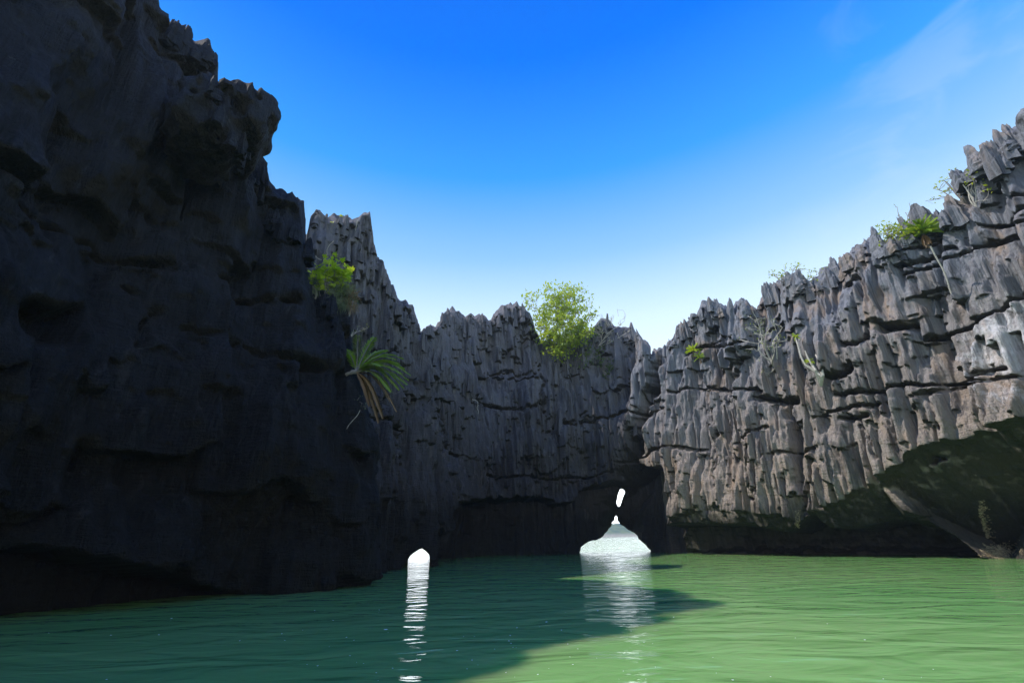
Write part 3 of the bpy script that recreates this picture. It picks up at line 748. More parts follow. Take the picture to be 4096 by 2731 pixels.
# ------------------------------------------------------------------ plants
def leaf_material(name, c1, c2, trans=0.45):
    m, t, b = new_mat(name)
    g = N(t, "ShaderNodeNewGeometry")
    nn = noise(t, g.outputs["Position"], 6.0, 2)
    oi = N(t, "ShaderNodeObjectInfo")
    f = fmath(t, 'ADD', fmath(t, 'MULTIPLY', maprange(t, nn, 0.3, 0.7), 0.6), fmath(t, 'MULTIPLY', oi.outputs["Random"], 0.4))
    c = mixrgb(t, f, c1, c2)
    t.links.new(c, b.inputs["Base Color"]); b.inputs["Roughness"].default_value = 0.45
    tr = N(t, "ShaderNodeBsdfTranslucent")
    c2_ = mixrgb(t, 1.0, c, (1.5, 1.35, 0.5), 'MULTIPLY')
    t.links.new(c2_, tr.inputs[0])
    mx = N(t, "ShaderNodeMixShader"); mx.inputs[0].default_value = trans
    t.links.new(b.outputs[0], mx.inputs[1]); t.links.new(tr.outputs[0], mx.inputs[2])
    t.links.new(mx.outputs[0], t.nodes["Material Output"].inputs[0])
    return m
def bark_material(name, c1, c2):
    m, t, b = new_mat(name)
    g = N(t, "ShaderNodeNewGeometry")
    nn = noise(t, g.outputs["Position"], 12.0, 3)
    t.links.new(mixrgb(t, maprange(t, nn, 0.35, 0.65), c1, c2), b.inputs["Base Color"]); b.inputs["Roughness"].default_value = 0.8
    return m
G_LIME = leaf_material("leaf_lime", (0.38, 0.52, 0.03), (0.50, 0.60, 0.06), 0.5)
G_BUSH = leaf_material("leaf_bush", (0.19, 0.32, 0.05), (0.46, 0.52, 0.07), 0.55)
G_DARK = leaf_material("leaf_dark", (0.05, 0.10, 0.03), (0.10, 0.16, 0.04), 0.35)
G_FERN = leaf_material("leaf_feathery", (0.12, 0.17, 0.09), (0.20, 0.24, 0.14), 0.35)
G_CYC = leaf_material("leaf_cycad", (0.17, 0.30, 0.03), (0.36, 0.48, 0.05), 0.5)
G_DEAD = leaf_material("leaf_dead", (0.20, 0.12, 0.06), (0.28, 0.18, 0.09), 0.3)
B_PALE = bark_material("bark_pale", (0.36, 0.33, 0.29), (0.52, 0.49, 0.44))
B_GREY = bark_material("bark_grey", (0.18, 0.16, 0.14), (0.28, 0.25, 0.22))

class MB:
    def __init__(self): self.v = []; self.f = []
    def tube(self, pts, r0, r1, n=5):
        base = len(self.v); L = len(pts)
        for k, p in enumerate(pts):
            a = pts[min(k + 1, L - 1)] - pts[max(k - 1, 0)]
            if a.length < 1e-6: a = Vector((0, 0, 1))
            a.normalize(); u = a.orthogonal().normalized(); w = a.cross(u)
            rr = r0 + (r1 - r0) * k / max(L - 1, 1)
            for i in range(n):
                t = 2 * math.pi * i / n
                self.v.append(p + (u * math.cos(t) + w * math.sin(t)) * rr)
        for k in range(L - 1):
            for i in range(n):
                j = (i + 1) % n
                self.f.append((base + k * n + i, base + k * n + j, base + (k + 1) * n + j, base + (k + 1) * n + i))
        self.f.append(tuple(base + (L - 1) * n + i for i in range(n)))
        self.f.append(tuple(base + n - 1 - i for i in range(n)))
    def leaf(self, p, d, up, L, W, fold=0.25):
        d = d.normalized(); s = d.cross(up)
        if s.length < 1e-4: s = d.orthogonal()
        s.normalize(); n = s.cross(d)
        b = len(self.v)
        self.v += [p, p + d * L * 0.45 + s * W * 0.5 + n * W * fold, p + d * L * 0.5, p + d * L * 0.45 - s * W * 0.5 + n * W * fold, p + d * L - n * L * 0.08]
        self.f += [(b, b + 2, b + 1), (b, b + 3, b + 2), (b + 1, b + 2, b + 4), (b + 2, b + 3, b + 4)]
    def build(self, name, mat, parent=None):
        return mesh_obj(name, [tuple(v) for v in self.v], self.f, mat, parent, smooth=False)
def rvec(r, s=1.0): return Vector((r.gauss(0, s), r.gauss(0, s), r.gauss(0, s)))
def root(name, loc, label, cat, group=None):
    o = bpy.data.objects.new(name, None); COL.objects.link(o); o.location = loc; o.empty_display_size = 0.2
    return tag(o, label, cat, group)
def anchor(X, Y, which=(0, 1, 2), fallback=40.0):
    hp = None
    for dy in (0, 8, 16, 26, 40, 60):
        hp = hit(X, Y + dy, which)
        if hp: break
    if hp is None:
        d = Vector(ray(X, Y)).normalized(); return Vector((0, 0, CAMH)) + d * fallback, fallback, Vector((0, -1, 0))
    p, n, dist, _ = hp
    # keep the sight line, so the foot of the plant sits on the rock where it was traced
    return p + n * 0.03, dist, n
def at_px(X, Y, base, depth=0.0):
    """point seen at X, Y in the upright plane through base that faces the lagoon's viewer, pushed back by depth"""
    d = Vector(ray(X, Y)); h_ = Vector((base.x, base.y, 0)); L = h_.length; h_ /= L
    t = (L + depth) / (d.x * h_.x + d.y * h_.y)
    return Vector((0, 0, CAMH)) + d * t
def curve_pts(a, b, r, wob, n=7, sag=0.0):
    L = (b - a).length; k1 = rvec(r, wob * L); k2 = rvec(r, wob * L); out = []
    for i in range(n):
        t = i / (n - 1)
        out.append(a.lerp(b, t) + k1 * math.sin(math.pi * t) + k2 * math.sin(2 * math.pi * t) * 0.5 + Vector((0, 0, -sag * L * math.sin(math.pi * t))))
    return out
def local(o_root, mb):
    L = o_root.location
    mb.v = [Vector(v) - L for v in mb.v]
LEAFMESH = {}
def leaf_proto(kind, mat):
    k = (kind, mat.name)
    if k not in LEAFMESH:
        mb = MB()
        if kind == 'oval': mb.leaf(Vector((0, 0, 0)), Vector((0, 1, 0)), Vector((0, 0, 1)), 1.0, 0.5)
        elif kind == 'lobed':
            for a, l in ((0, 1.0), (0.7, 0.8), (-0.7, 0.8), (1.35, 0.55), (-1.35, 0.55)):
                mb.leaf(Vector((0, 0.1, 0)), Vector((math.sin(a), math.cos(a), 0)), Vector((0, 0, 1)), l, 0.42, 0.15)
        elif kind == 'strap':
            b = 0
            for i in range(6):
                t = i / 5; w = 0.5 * (0.35 + 1.3 * t * (1 - t) * 2) * (1 - t ** 3) + 0.01
                mb.v += [Vector((-w, t, -0.35 * t * t + 0.12)), Vector((0, t, -0.35 * t * t)), Vector((w, t, -0.35 * t * t + 0.12))]
            for i in range(5):
                mb.f += [(3 * i, 3 * i + 1, 3 * i + 4, 3 * i + 3), (3 * i + 1, 3 * i + 2, 3 * i + 5, 3 * i + 4)]
        me = bpy.data.meshes.new("leaf"); me.from_pydata([tuple(v) for v in mb.v], [], mb.f); me.materials.append(mat); me.update()
        LEAFMESH[k] = me
    return LEAFMESH[k]
def add_leaf(parent, origin, kind, mat, p, d, size, width=1.0, r=random):
    o = bpy.data.objects.new("leaf", leaf_proto(kind, mat))
    q = d.to_track_quat('Y', 'Z').to_matrix() @ Matrix.Rotation(r.uniform(-.7, .7), 3, 'Y')
    o.matrix_local = Matrix.Translation(p - origin) @ q.to_4x4() @ Matrix.Diagonal((size * width, size, size, 1))
    o.parent = parent
    COL.objects.link(o)
    return o

def bushy(name, label, cat, base_px, tips, mat, bark, leaf_px, per_tip, r, which=(0, 1, 2), depth=0.5, leaves='parts', twig=1.6, nbr=5, group=None, cluster=1.0, wob=0.08, stemw=3.0, leaf_kind='oval', sub=3, front=0.0):
    """shrub: main branches from the foot, side twigs to each traced tip, leaves at the tips"""
    base, dist, nr = anchor(*base_px, which)
    m = dist / FPX
    o = root(name, base, label, cat, group)
    P = [at_px(x, y, base, r.uniform(-depth, depth) - front * (1.0 if y > base_px[1] - 150 else 0.3)) for x, y in tips]
    r.shuffle(P)
    hubs = []
    for i in range(nbr):
        tgt = P[i % len(P)]
        mb = MB(); pts = curve_pts(base + rvec(r, 0.02), tgt, r, wob)
        mb.tube(pts, stemw * m * 0.5, 0.35 * m * twig, 5); local(o, mb); mb.build("branch", bark, o)
        hubs.append(pts)
    tw = MB(); lf = MB(); nl = 0
    for p in P:
        hub = min(hubs, key=lambda h_: min((q - p).length for q in h_[1:]))
        q = min(hub[1:], key=lambda q_: (q_ - p).length + 0.35 * (q_ - base).length)
        if (q - p).length > 0.02: tw.tube(curve_pts(q, p, r, wob * 1.3, 5), 0.9 * m * twig * 0.5, 0.25 * m * twig, 4)
        for s_ in range(sub):
            e = p + rvec(r, leaf_px * m * 0.8 * cluster)
            tw.tube([q.lerp(p, 0.6), p.lerp(e, 0.4), e], 0.4 * m * twig, 0.2 * m * twig, 3)
            for k in range(per_tip):
                d = rvec(r) + Vector((0, 0, 0.6)); d.normalize()
                sz = leaf_px * m * r.uniform(0.7, 1.25)
                pp = e + rvec(r, leaf_px * m * 0.5 * cluster)
                if leaves == 'parts' and nl < 290: add_leaf(o, base, leaf_kind, mat, pp, d, sz, 1.0, r); nl += 1
                else: lf.leaf(pp, d, Vector((r.gauss(0, .5), r.gauss(0, .5), 1)), sz, sz * 0.5)
    if tw.v: local(o, tw); tag(tw.build("twig", bark, o), kind="stuff")
    if lf.v: local(o, lf); tag(lf.build("foliage", mat, o), kind="stuff")
    return o
rp = random.Random(12)
def ell(n, cx_, cy_, rx, ry, r, top=True):
    out = []
    while len(out) < n:
        a = r.uniform(0, 2 * math.pi); q = math.sqrt(r.random())
        out.append((cx_ + rx * q * math.cos(a), cy_ + ry * q * math.sin(a)))
    return out

# 1 big round bush on the crest of the centre cliff
tips = ell(75, 2245, 1295, 92, 92, rp) + ell(30, 2235, 1375, 75, 45, rp) + ell(38, 2240, 1225, 80, 70, rp) + ell(24, 2300, 1340, 70, 60, rp) + [(2130, 1195), (2105, 1200), (2190, 1150), (2230, 1142), (2262, 1142), (2290, 1150), (2330, 1160), (2343, 1200), (2358, 1225), (2365, 1250), (2375, 1262), (2120, 1225), (2150, 1185), (2200, 1160), (2160, 1240), (2140, 1255)]
bushy("bush", "large round yellow-green leafy bush growing in the dip of the centre crest", "bush", (2262, 1415), tips, G_BUSH, B_GREY, 15, 6, rp, (0, 1), 1.1, nbr=7, sub=4, front=1.0)
# 2 dark sprawling shrub below it
tips = ell(12, 2380, 1375, 30, 60, rp) + ell(16, 2370, 1440, 60, 30, rp) + ell(8, 2425, 1480, 20, 35, rp) + ell(5, 2335, 1430, 30, 20, rp)
bushy("shrub", "small dark green shrub trailing down the rock below the large round bush", "shrub", (2400, 1455), tips, G_DARK, B_GREY, 13, 5, rp, (0, 1), 0.3, nbr=4, sub=2, front=0.6)
# 3 leafless tangled shrub on the right of it
tips = ell(34, 2425, 1310, 65, 55, rp) + [(2480, 1300), (2500, 1265), (2485, 1330), (2385, 1305), (2520, 1322), (2470, 1240)]
bushy("bare_shrub", "almost leafless tangled tan shrub right of the large round bush", "shrub", (2392, 1385), tips, G_BUSH, B_PALE, 5, 1, rp, (0, 1), 0.4, front=0.5, nbr=5, sub=2, twig=2.0, leaves='mass', wob=0.14)
# 4 pale bare tree on the right cliff
tips = [(2990, 1265), (3010, 1245), (3035, 1280), (3060, 1270), (3095, 1290), (2985, 1310), (2965, 1360), (3130, 1310), (3110, 1345), (3145, 1365), (3090, 1380), (3020, 1330), (3050, 1320), (3075, 1330), (3000, 1395), (3030, 1445), (3120, 1385), (3060, 1360), (3085, 1400), (3015, 1300), (3040, 1345)] + ell(26, 3060, 1335, 75, 65, rp)
bushy("bare_tree", "pale bare branching tree with few leaves leaning out from the right cliff", "tree", (3092, 1462), tips, G_BUSH, B_PALE, 7, 1, rp, (1,), 0.4, front=0.8, nbr=8, sub=2, twig=2.6, stemw=8, leaves='mass', wob=0.10)
tips = [(3190, 1482), (3170, 1478), (3150, 1480), (3120, 1475), (3060, 1495), (3050, 1500), (3100, 1470)]
bushy("creeping_branch", "thin pale leafy branch lying along the rock under the pale bare tree", "branch", (3088, 1488), tips, G_BUSH, B_PALE, 7, 2, rp, (1,), 0.05, front=0.5, nbr=2, sub=1, twig=2.6, stemw=4, leaves='mass')
# 5 slim pale branching trunk
base, dist, nr = anchor(3283, 1535, (1,)); m = dist / FPX
o = root("forked_tree", base, "slim pale forked trunk with small green leaf tufts beside the dark hollow", "tree")
fork = at_px(3286, 1505, base, -0.4)
for px in ([(3286, 1505), (3262, 1480), (3245, 1455), (3232, 1430)], [(3292, 1500), (3285, 1470), (3272, 1435), (3262, 1418)], [(3282, 1500), (3255, 1480), (3222, 1460), (3205, 1430), (3190, 1375), (3182, 1350)], [(3290, 1500), (3275, 1462), (3280, 1450)], [(3262, 1480), (3235, 1440), (3220, 1402)]):
    mb = MB(); mb.tube([base - Vector((0, 0, .1))] + [at_px(x, y, base, rp.uniform(-.1, .1) - 0.45) for x, y in px], 6 * m, 2.2 * m, 5); local(o, mb); mb.build("branch", B_PALE, o)
for (x, y) in ((3183, 1346), (3238, 1448)):
    c0 = at_px(x, y, base, -0.45)
    for k in range(16):
        add_leaf(o, base, 'strap', G_LIME, c0, (rvec(rp) + Vector((0, 0, .7))).normalized(), 16 * m, 0.22, rp)
# 6 tufts of strap leaves
def rosette(name, label, cat, px, rad_px, n, mat, which, dead=6, group=None, up=0.5):
    base, dist, nr = anchor(px[0], px[1], which); m = dist / FPX
    o = root(name, base, label, cat, group)
    out = Vector((-base.x, -base.y, 0)).normalized()
    c0 = base + out * rad_px * m * 0.6 + Vector((0, 0, rad_px * m * 0.2))
    mb = MB(); mb.tube([base - out * 0.1 - Vector((0, 0, rad_px * m * 0.4)), base, c0], rad_px * m * 0.10, rad_px * m * 0.08, 6); local(o, mb); mb.build("stem", B_GREY, o)
    for k in range(n):
        a = rp.uniform(0, 2 * math.pi); e = rp.uniform(-0.35, 1.3)
        d = Vector((math.cos(a) * math.cos(e), math.sin(a) * math.cos(e), math.sin(e))) + out * 0.35 + Vector((0, 0, up * 0.3))
        add_leaf(o, base, 'strap', mat, c0, d.normalized(), rad_px * m * rp.uniform(0.8, 1.15), 0.13, rp)
    for k in range(dead):
        a = rp.uniform(0, 2 * math.pi); d = Vector((math.cos(a) * .5, math.sin(a) * .5, -1)) + out * 0.3
        lf = add_leaf(o, base, 'strap', G_DEAD, c0 - Vector((0, 0, rad_px * m * 0.15)), d.normalized(), rad_px * m * 0.75, 0.12, rp)
        lf.name = "dead_leaf"
    return o
rosette("spiky_plant", "bright green spiky rosette of long strap leaves near the top of the right cliff", "plant", (3705, 962), 52, 80, G_CYC, (1,), 9)
rosette("leaf_tuft", "lime green leaf tuft in a hollow left of the pale bare tree", "plant", (2775, 1415), 30, 34, G_LIME, (1,), 3)
rosette("leaf_tuft", "lower greener leaf tuft hanging just under the lime green tuft", "plant", (2798, 1440), 24, 26, G_CYC, (1,), 2)
# 7 bushes and twigs on the right crest
tips = ell(30, 3580, 925, 48, 26, rp) + ell(12, 3625, 935, 30, 20, rp) + ell(8, 3550, 945, 18, 20, rp)
bushy("bush", "low green bush on the right crest beside the spiky rosette", "bush", (3600, 975), tips, G_BUSH, B_GREY, 11, 3, rp, (1,), 0.5, nbr=5, sub=2)
tips = [(3075, 1098), (3090, 1092), (3105, 1100), (3130, 1090), (3145, 1070), (3165, 1078), (3185, 1068), (3205, 1085), (3150, 1095), (3120, 1115), (3175, 1090), (3195, 1060), (3215, 1075), (3250, 1110), (3265, 1082), (3280, 1090), (3240, 1100), (3255, 1115)]
bushy("shrub", "sparse light green shrub spreading along the crest above the pale bare tree", "shrub", (3150, 1140), tips, G_BUSH, B_GREY, 10, 3, rp, (1,), 0.5, nbr=6, sub=2, leaves='mass')
tips = [(3580, 825), (3590, 832), (3637, 812), (3620, 850), (3600, 860), (3612, 880)]
bushy("twig_plant", "lone leafless twigs rising from the crest above the low green bush", "plant", (3625, 905), tips, G_BUSH, B_GREY, 5, 1, rp, (1,), 0.3, nbr=4, sub=1, twig=1.4, leaves='mass')
tips = [(3733, 755), (3745, 745), (3770, 735), (3780, 725), (3795, 715), (3800, 690), (3825, 700), (3790, 750), (3775, 720), (3805, 760), (3740, 800), (3700, 805), (3810, 735), (3760, 760), (3820, 770), (3765, 785), (3835, 765)] + ell(10, 3795, 745, 40, 35, rp)
bushy("sapling", "thin leafy sapling leaning left into the sky from the right crest", "sapling", (3868, 815), tips, G_BUSH, B_GREY, 9, 2, rp, (1,), 0.5, nbr=7, sub=1, twig=1.8, stemw=5, leaves='mass', wob=0.05)
tips = [(3850, 700), (3865, 705), (3885, 690), (3895, 700), (3930, 690), (3915, 745), (3925, 765), (3940, 750), (3890, 770), (3950, 800), (3860, 700), (3905, 720), (3930, 715)] + ell(8, 3905, 730, 40, 45, rp)
bushy("sapling", "thin sapling with bright leaf tufts against the rock at the far right crest", "sapling", (3902, 825), tips, G_LIME, B_PALE, 10, 2, rp, (1,), 0.4, nbr=6, sub=1, twig=1.8, stemw=4, leaves='mass')
tips = [(4040, 680), (4030, 700), (3985, 745), (4005, 730)]
bushy("bare_branch", "bare grey branch slanting up across the rock at the right edge", "branch", (3965, 760), tips, G_BUSH, B_GREY, 2, 0, rp, (1,), 0.1, nbr=2, sub=0, twig=3.0, stemw=5, leaves='mass', wob=0.04)

# 8 plants of the left cliff's ledge
def left_anchor(X, Y):
    base, dist, nr = anchor(X, Y, (2,))
    return base, dist
tips = ell(20, 1340, 1085, 45, 22, rp) + ell(18, 1310, 1110, 60, 28, rp) + ell(10, 1370, 1125, 28, 26, rp) + ell(5, 1270, 1105, 25, 18, rp)
bushy("shrub", "lime green broad-leaved shrub on the ledge of the dark left cliff", "shrub", (1290, 1205), tips, G_LIME, B_GREY, 19, 3, rp, (2,), 0.4, nbr=5, sub=2, leaf_kind='lobed')
def grass_clump(name, label, cat, base_px, cx_, cy_, rx, ry, n, mat, lpx, which=(2,)):
    base, dist, nr = anchor(*base_px, which); m = dist / FPX
    o = root(name, base, label, cat)
    mb = MB(); mb.tube(curve_pts(base, at_px(cx_, cy_, base), rp, 0.1), 4 * m, 1.5 * m, 5); local(o, mb); mb.build("stem", B_GREY, o)
    mb = MB()
    for k in range(n):
        (x, y), = ell(1, cx_, cy_, rx, ry, rp)
        p = at_px(x, y, base, rp.uniform(-.3, .3)); d = rvec(rp, .5) + Vector((0, 0, -0.6 if y > cy_ else 0.5)); d.normalize()
        q = p + d * lpx * m * rp.uniform(.6, 1.2); e = q + (d + Vector((0, 0, -.8))).normalized() * lpx * m * 0.6
        s_ = d.cross(rvec(rp)).normalized() * 0.7 * m
        b = len(mb.v); mb.v += [p - s_, p + s_, q + s_ * .8, q - s_ * .8, e]; mb.f += [(b, b + 1, b + 2, b + 3), (b + 3, b + 2, b + 4)]
    local(o, mb); tag(mb.build("foliage", mat, o), kind="stuff")
    return o
grass_clump("feathery_plant", "feathery grey-green plant hanging over the ledge below the lime shrub", "plant", (1350, 1235), 1365, 1185, 55, 50, 1100, G_FERN, 26)
grass_clump("trailing_plant", "silvery trailing leaves on the left side of the lime green shrub", "plant", (1262, 1195), 1245, 1140, 32, 38, 380, G_FERN, 22)
grass_clump("dry_grass", "tuft of dry tan grass stems at the right end of the ledge", "grass tuft", (1395, 1240), 1410, 1200, 20, 40, 220, G_DEAD, 26)

# 9 the cycad with green and dead fronds
base, dist = left_anchor(1392, 1488); m = dist / FPX
print("cycad", base, dist)
o = root("cycad", base, "cycad with long green fronds and hanging brown ones on the left cliff edge", "cycad")
heart = at_px(1425, 1487, base, -0.1)
mb = MB(); mb.tube([base + Vector((-.1, .05, -.1)), base.lerp(heart, .5), heart], 8 * m, 9 * m, 8); local(o, mb); mb.build("trunk", B_GREY, o)
def frond(tip_px, mat, dep, nm, arc, lw=16):
    tip = at_px(tip_px[0], tip_px[1], base, dep); L = (tip - heart).length; n = 46
    pts = [heart.lerp(tip, i / n) + Vector((0, 0, (arc * 1.6 + 0.05) * L * math.sin(math.pi * i / n))) for i in range(n + 1)]
    rb = MB(); rb.tube(pts[::3] + [pts[-1]], 1.8 * m, 0.6 * m, 4)
    local(o, rb)
    lf = MB()
    dirn = (tip - heart).normalized(); sd = dirn.cross(Vector((0.15, -0.5, 1))).normalized()
    for i in range(4, n + 1):
        t = i / n; a = (pts[min(i + 1, n)] - pts[i - 1]).normalized()
        ll = lw * m * 2.3 * math.sin(math.pi * min(max(t * 0.93 + 0.03, 0), 1)) ** 0.45
        for s_ in (-1, 1):
            dd = (a * 1.1 + sd * s_ * 0.75 + Vector((0, 0, -0.12)) + rvec(rp, .07)).normalized()
            lf.leaf(pts[i], dd, Vector((0, 0, 1)), ll, 5.0 * m, 0.1)
    local(o, lf)
    f_ = lf.build(nm, mat, o)
    rb.build("rachis", B_GREY if mat is not G_DEAD else G_DEAD, f_)
for tp, dep, arc in (((1495, 1352), 0.2, .02), ((1432, 1345), 0.3, .05), ((1608, 1432), 0.2, .10), ((1590, 1452), -0.3, .08), ((1628, 1515), 0.1, .10), ((1622, 1532), -.4, .08), ((1590, 1552), -.2, .12), ((1560, 1560), -.6, .10), ((1520, 1460), -.9, .08), ((1600, 1490), -0.7, .08), ((1385, 1400), 0.3, .05), ((1612, 1470), 0.5, .09), ((1575, 1435), -0.5, .1), ((1610, 1545), 0.5, .12), ((1540, 1400), 0.6, .05), ((1635, 1495), -0.2, .11), ((1545, 1500), 0.9, .1)):
    frond(tp, G_CYC, dep, "frond", arc)
for tp, dep, arc in (((1583, 1640), 0.1, .10), ((1512, 1685), 0.1, .06), ((1530, 1668), -.3, .08), ((1478, 1620), -.2, .05), ((1555, 1600), 0.2, .1)):
    frond(tp, G_DEAD, dep, "dead_frond", arc, 11)
tips = [(1432, 1305), (1450, 1310), (1470, 1312), (1415, 1320), (1445, 1325)]
bushy("twig_plant", "wispy tan twigs on the cliff edge just above the cycad", "plant", (1405, 1345), tips, G_FERN, B_PALE, 7, 2, rp, (2,), 0.2, nbr=3, sub=2, leaves='mass')
def vine(label, pxs, which, mat, wpx=2.2, name="hanging_root", cat="root", group=None):
    P = []
    for (x, y) in pxs:
        hp = hit(x, y, which) or hit(x, y)
        if hp: P.append((hp[2], Vector(ray(x, y)).normalized()))
    if len(P) < 2: return
    dm = sorted(p[0] for p in P)[0] - 0.08
    pts = [Vector((0, 0, CAMH)) + d * (dm + 0.0 * k) for k, (q, d) in enumerate(P)]
    sm = []
    for i in range(len(pts) - 1):
        p0 = pts[max(i - 1, 0)]; p1 = pts[i]; p2 = pts[i + 1]; p3 = pts[min(i + 2, len(pts) - 1)]
        for k in range(4):
            t = k / 4
            sm.append(0.5 * ((2 * p1) + (p2 - p0) * t + (2 * p0 - 5 * p1 + 4 * p2 - p3) * t * t + (3 * p1 - p0 - 3 * p2 + p3) * t ** 3))
    sm.append(pts[-1])
    mb = MB(); mb.tube(sm, wpx * dm / FPX * 0.6, wpx * dm / FPX * 0.4, 5)
    tag(mb.build(name, mat), label, cat, group)
vine("pale looping root slung across the dark rock tower", [(1216, 979), (1235, 982), (1245, 1000), (1262, 1025), (1280, 1038), (1298, 1036), (1308, 1020), (1308, 1000), (1318, 980), (1335, 964)], (0,), B_PALE)
vine("short pale root hanging near the top of the rock tower", [(1428, 878), (1427, 895), (1424, 910), (1422, 925)], (0,), B_PALE, 2.0)
vine("thin crooked root on the shaded centre cliff", [(1888, 1597), (1908, 1603), (1912, 1618), (1908, 1630), (1914, 1645), (1912, 1655)], (0,), B_PALE, 2.0)
vine("long bare root slanting down the left cliff under the cycad", [(1440, 1640), (1430, 1660), (1412, 1680), (1395, 1700), (1387, 1715)], (2, 0), B_PALE, 2.0)
vine("pale straight root running down the right cliff under the spiky rosette", [(3722, 985), (3745, 1030), (3768, 1070), (3785, 1110), (3800, 1160), (3815, 1200)], (1,), B_PALE, 4.0)
tips = [(1435, 1590), (1450, 1610), (1420, 1620), (1445, 1640), (1465, 1625)]
bushy("hanging_plant", "sparse dull green plant hanging on the rock beneath the cycad", "plant", (1432, 1600), tips, G_FERN, B_GREY, 7, 2, rp, (2,), 0.15, nbr=3, sub=2, leaves='mass')
for px, lab in (((1334, 900), "tiny two-leaved sprig near the top of the rock tower"), ((1370, 872), "tiny sprig in the notch of the rock tower's crest"), ((1893, 1403), "single yellow-green sprig on the centre cliff left of the round bush"), ((2545, 1610), "small yellow-green sprig beside the cleft low on the centre cliff")):
    base, dist, nr = anchor(px[0], px[1], (0,)); m = dist / FPX
    o = root("sprig", base, lab, "sprig")
    mb = MB(); mb.tube([base, base + Vector((0, -.02, 5 * m))], 1.2 * m, .8 * m, 4); local(o, mb); mb.build("stem", B_GREY, o)
    for k in range(4): add_leaf(o, base, 'oval', G_LIME, base + Vector((0, -.02, 5 * m)), (rvec(rp) + Vector((0, 0, .6))).normalized(), 14 * m, 1.2, rp)

# ------------------------------------------------------------------ oyster crust at the tide line of the right pillar
m_, t_, b_ = new_mat("oyster_shell"); g_ = N(t_, "ShaderNodeNewGeometry")
t_.links.new(mixrgb(t_, maprange(t_, noise(t_, g_.outputs["Position"], 9.0, 3), .35, .65), (0.30, 0.22, 0.12), (0.62, 0.50, 0.34)), b_.inputs["Base Color"]); b_.inputs["Roughness"].default_value = 0.8
mb = MB(); ro = random.Random(3)
for k in range(900):
    q = ro.random()
    if q < 0.55: X, Y = ro.gauss(3995, 32), ro.gauss(2205, 16)
    elif q < 0.85:
        Y = ro.uniform(2000, 2150); X = np.interp(Y, [2000, 2060, 2150], [3916, 3918, 3945]) + abs(ro.gauss(0, 14))
    else: X, Y = ro.uniform(3180, 3200) , ro.uniform(2040, 2110)
    hp = hit(X, Y, (1,))
    if not hp: continue
    p, nr, dist, _ = hp; s_ = ro.uniform(.02, .06)
    b = len(mb.v)
    a1 = nr.orthogonal().normalized(); a2 = nr.cross(a1)
    for i in range(5):
        t = i * 1.2566 + ro.uniform(-.3, .3); mb.v.append(p + (a1 * math.cos(t) + a2 * math.sin(t)) * s_ * ro.uniform(.7, 1.3) - nr * .01)
    mb.v.append(p + nr * s_ * ro.uniform(.8, 1.8) + rvec(ro, .01))
    mb.f += [(b + i, b + (i + 1) % 5, b + 5) for i in range(5)]
if mb.v: tag(mb.build("oyster_crust", m_, RIGHT), kind="stuff")

# ------------------------------------------------------------------ flecks of foam drifting on the lagoon
m_, t_, b_ = new_mat("foam"); b_.inputs["Base Color"].default_value = (0.75, 0.78, 0.74, 1); b_.inputs["Roughness"].default_value = 0.6
mb = MB(); ro = random.Random(8)
for k in range(75):
    X = ro.uniform(100, 4050); Y = ro.uniform(2380, 2725)
    if ro.random() < 0.6: X = ro.gauss(2100, 500); Y = ro.uniform(2480, 2725)
    d = Vector(ray(X, Y)); p = Vector((0, 0, CAMH)) + d * (-CAMH / d.z)
    s_ = ro.uniform(.003, .008) * (2 if ro.random() < .15 else 1) * max(1, p.length / 5)
    b = len(mb.v)
    for i in range(6):
        t = i * math.pi / 3; mb.v.append(Vector((p.x + math.cos(t) * s_ * ro.uniform(.7, 1.3), p.y + math.sin(t) * s_, 0.004)))
    mb.v.append(Vector((p.x, p.y, 0.004 + s_ * .15))); mb.f += [(b + i, b + (i + 1) % 6, b + 6) for i in range(6)]
tag(mb.build("foam_fleck", m_), "white flecks of foam scattered over the green lagoon water", "foam", kind="stuff")

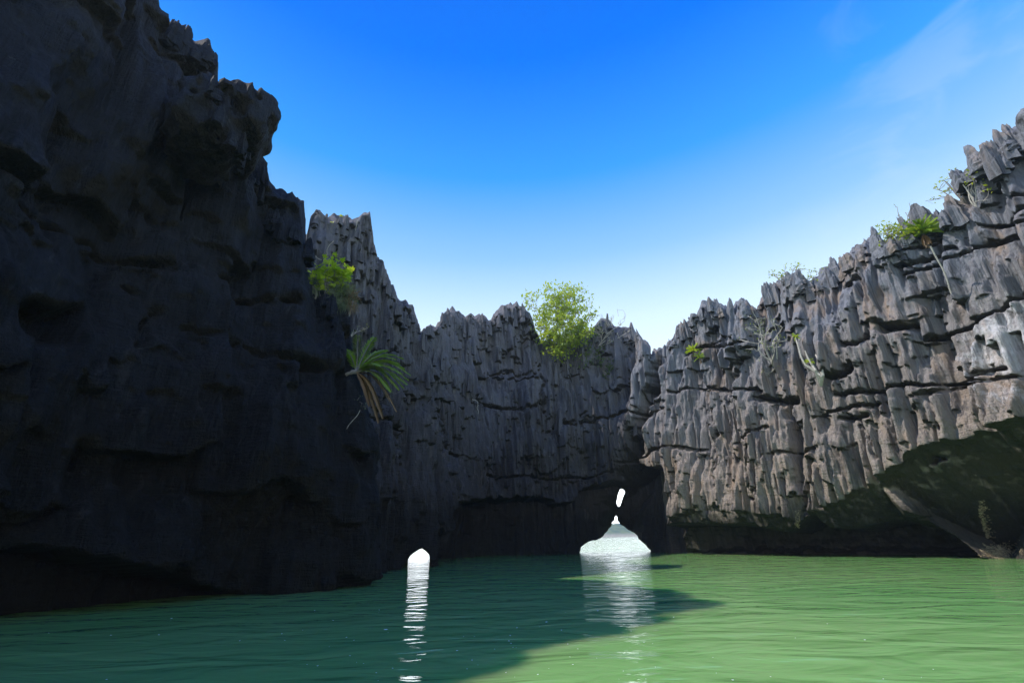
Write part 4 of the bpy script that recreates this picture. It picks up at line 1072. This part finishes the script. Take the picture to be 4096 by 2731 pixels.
# ------------------------------------------------------------------ far island seen through the right arch
def island():
    r = np.random.RandomState(4); n1, n2 = 150, 60
    az0 = R(11.2); cxi, cyi = math.sin(az0) * 620, math.cos(az0) * 620
    u = np.linspace(-1, 1, n1)[:, None]; w = np.linspace(0, 1, n2)[None, :]
    ridge = np.interp(u[:, 0], [-1, -.75, -.42, -.2, 0.0, .12, .3, .55, .8, 1], [0, 22, 24, 20, 13.5, 12, 9, 13, 6, 0])[:, None]
    z = ridge * np.sin(np.pi * w) ** 0.6 * (1 + 0.12 * vnoise((n1, n2), (5, 5), r) + 0.10 * vnoise((n1, n2), (2, 2), r)) - 0.6
    x = u * 190 + 0 * w; y = (w - 0.5) * 120 + 0 * u
    ca, sa = math.cos(-az0), math.sin(-az0)
    vs = np.stack([cxi + x * ca - y * sa, cyi + x * sa + y * ca, z], 2).reshape(-1, 3)
    I = (np.arange(n1 - 1)[:, None] * n2 + np.arange(n2 - 1)[None, :]).ravel()
    q = np.stack([I, I + n2, I + n2 + 1, I + 1], 1)
    m, t, b = new_mat("island_forest")
    g = N(t, "ShaderNodeNewGeometry"); sp_ = N(t, "ShaderNodeSeparateXYZ"); t.links.new(g.outputs["Position"], sp_.inputs[0])
    nn = noise(t, g.outputs["Position"], 0.16, 5, 0.7)
    cc = mixrgb(t, maprange(t, nn, .4, .62), (0.03, 0.07, 0.04), (0.12, 0.15, 0.05))
    cc = mixrgb(t, maprange(t, fmath(t, 'ADD', sp_.outputs[2], fmath(t, 'MULTIPLY', nn, 6.0)), 7.0, 4.0), cc, (0.30, 0.26, 0.22))
    t.links.new(cc, b.inputs["Base Color"]); b.inputs["Roughness"].default_value = 0.9
    tag(mesh_obj("hills", vs, q, m), kind="structure")
island()
# ------------------------------------------------------------------ sea haze that pales the far island
hz = bpy.data.materials.new("sea_haze"); hz.use_nodes = True; t = hz.node_tree; t.nodes.clear()
pv = N(t, "ShaderNodeVolumePrincipled"); pv.inputs["Density"].default_value = 0.00045; pv.inputs["Color"].default_value = (0.72, 0.87, 1, 1); pv.inputs["Anisotropy"].default_value = 0.2
ou = N(t, "ShaderNodeOutputMaterial"); t.links.new(pv.outputs[0], ou.inputs["Volume"])
hv = [(x, y, z) for z in (-2, 30) for y in (-120, 900) for x in (-500, 500)]
hf = [(0, 2, 3, 1), (4, 5, 7, 6), (0, 1, 5, 4), (2, 6, 7, 3), (0, 4, 6, 2), (1, 3, 7, 5)]
tag(mesh_obj("haze", hv, hf, hz, smooth=False), kind="stuff")

print("done", time.time() - T00, sum(len(o.data.polygons) for o in (LEFT, CENTRE, RIGHT)))
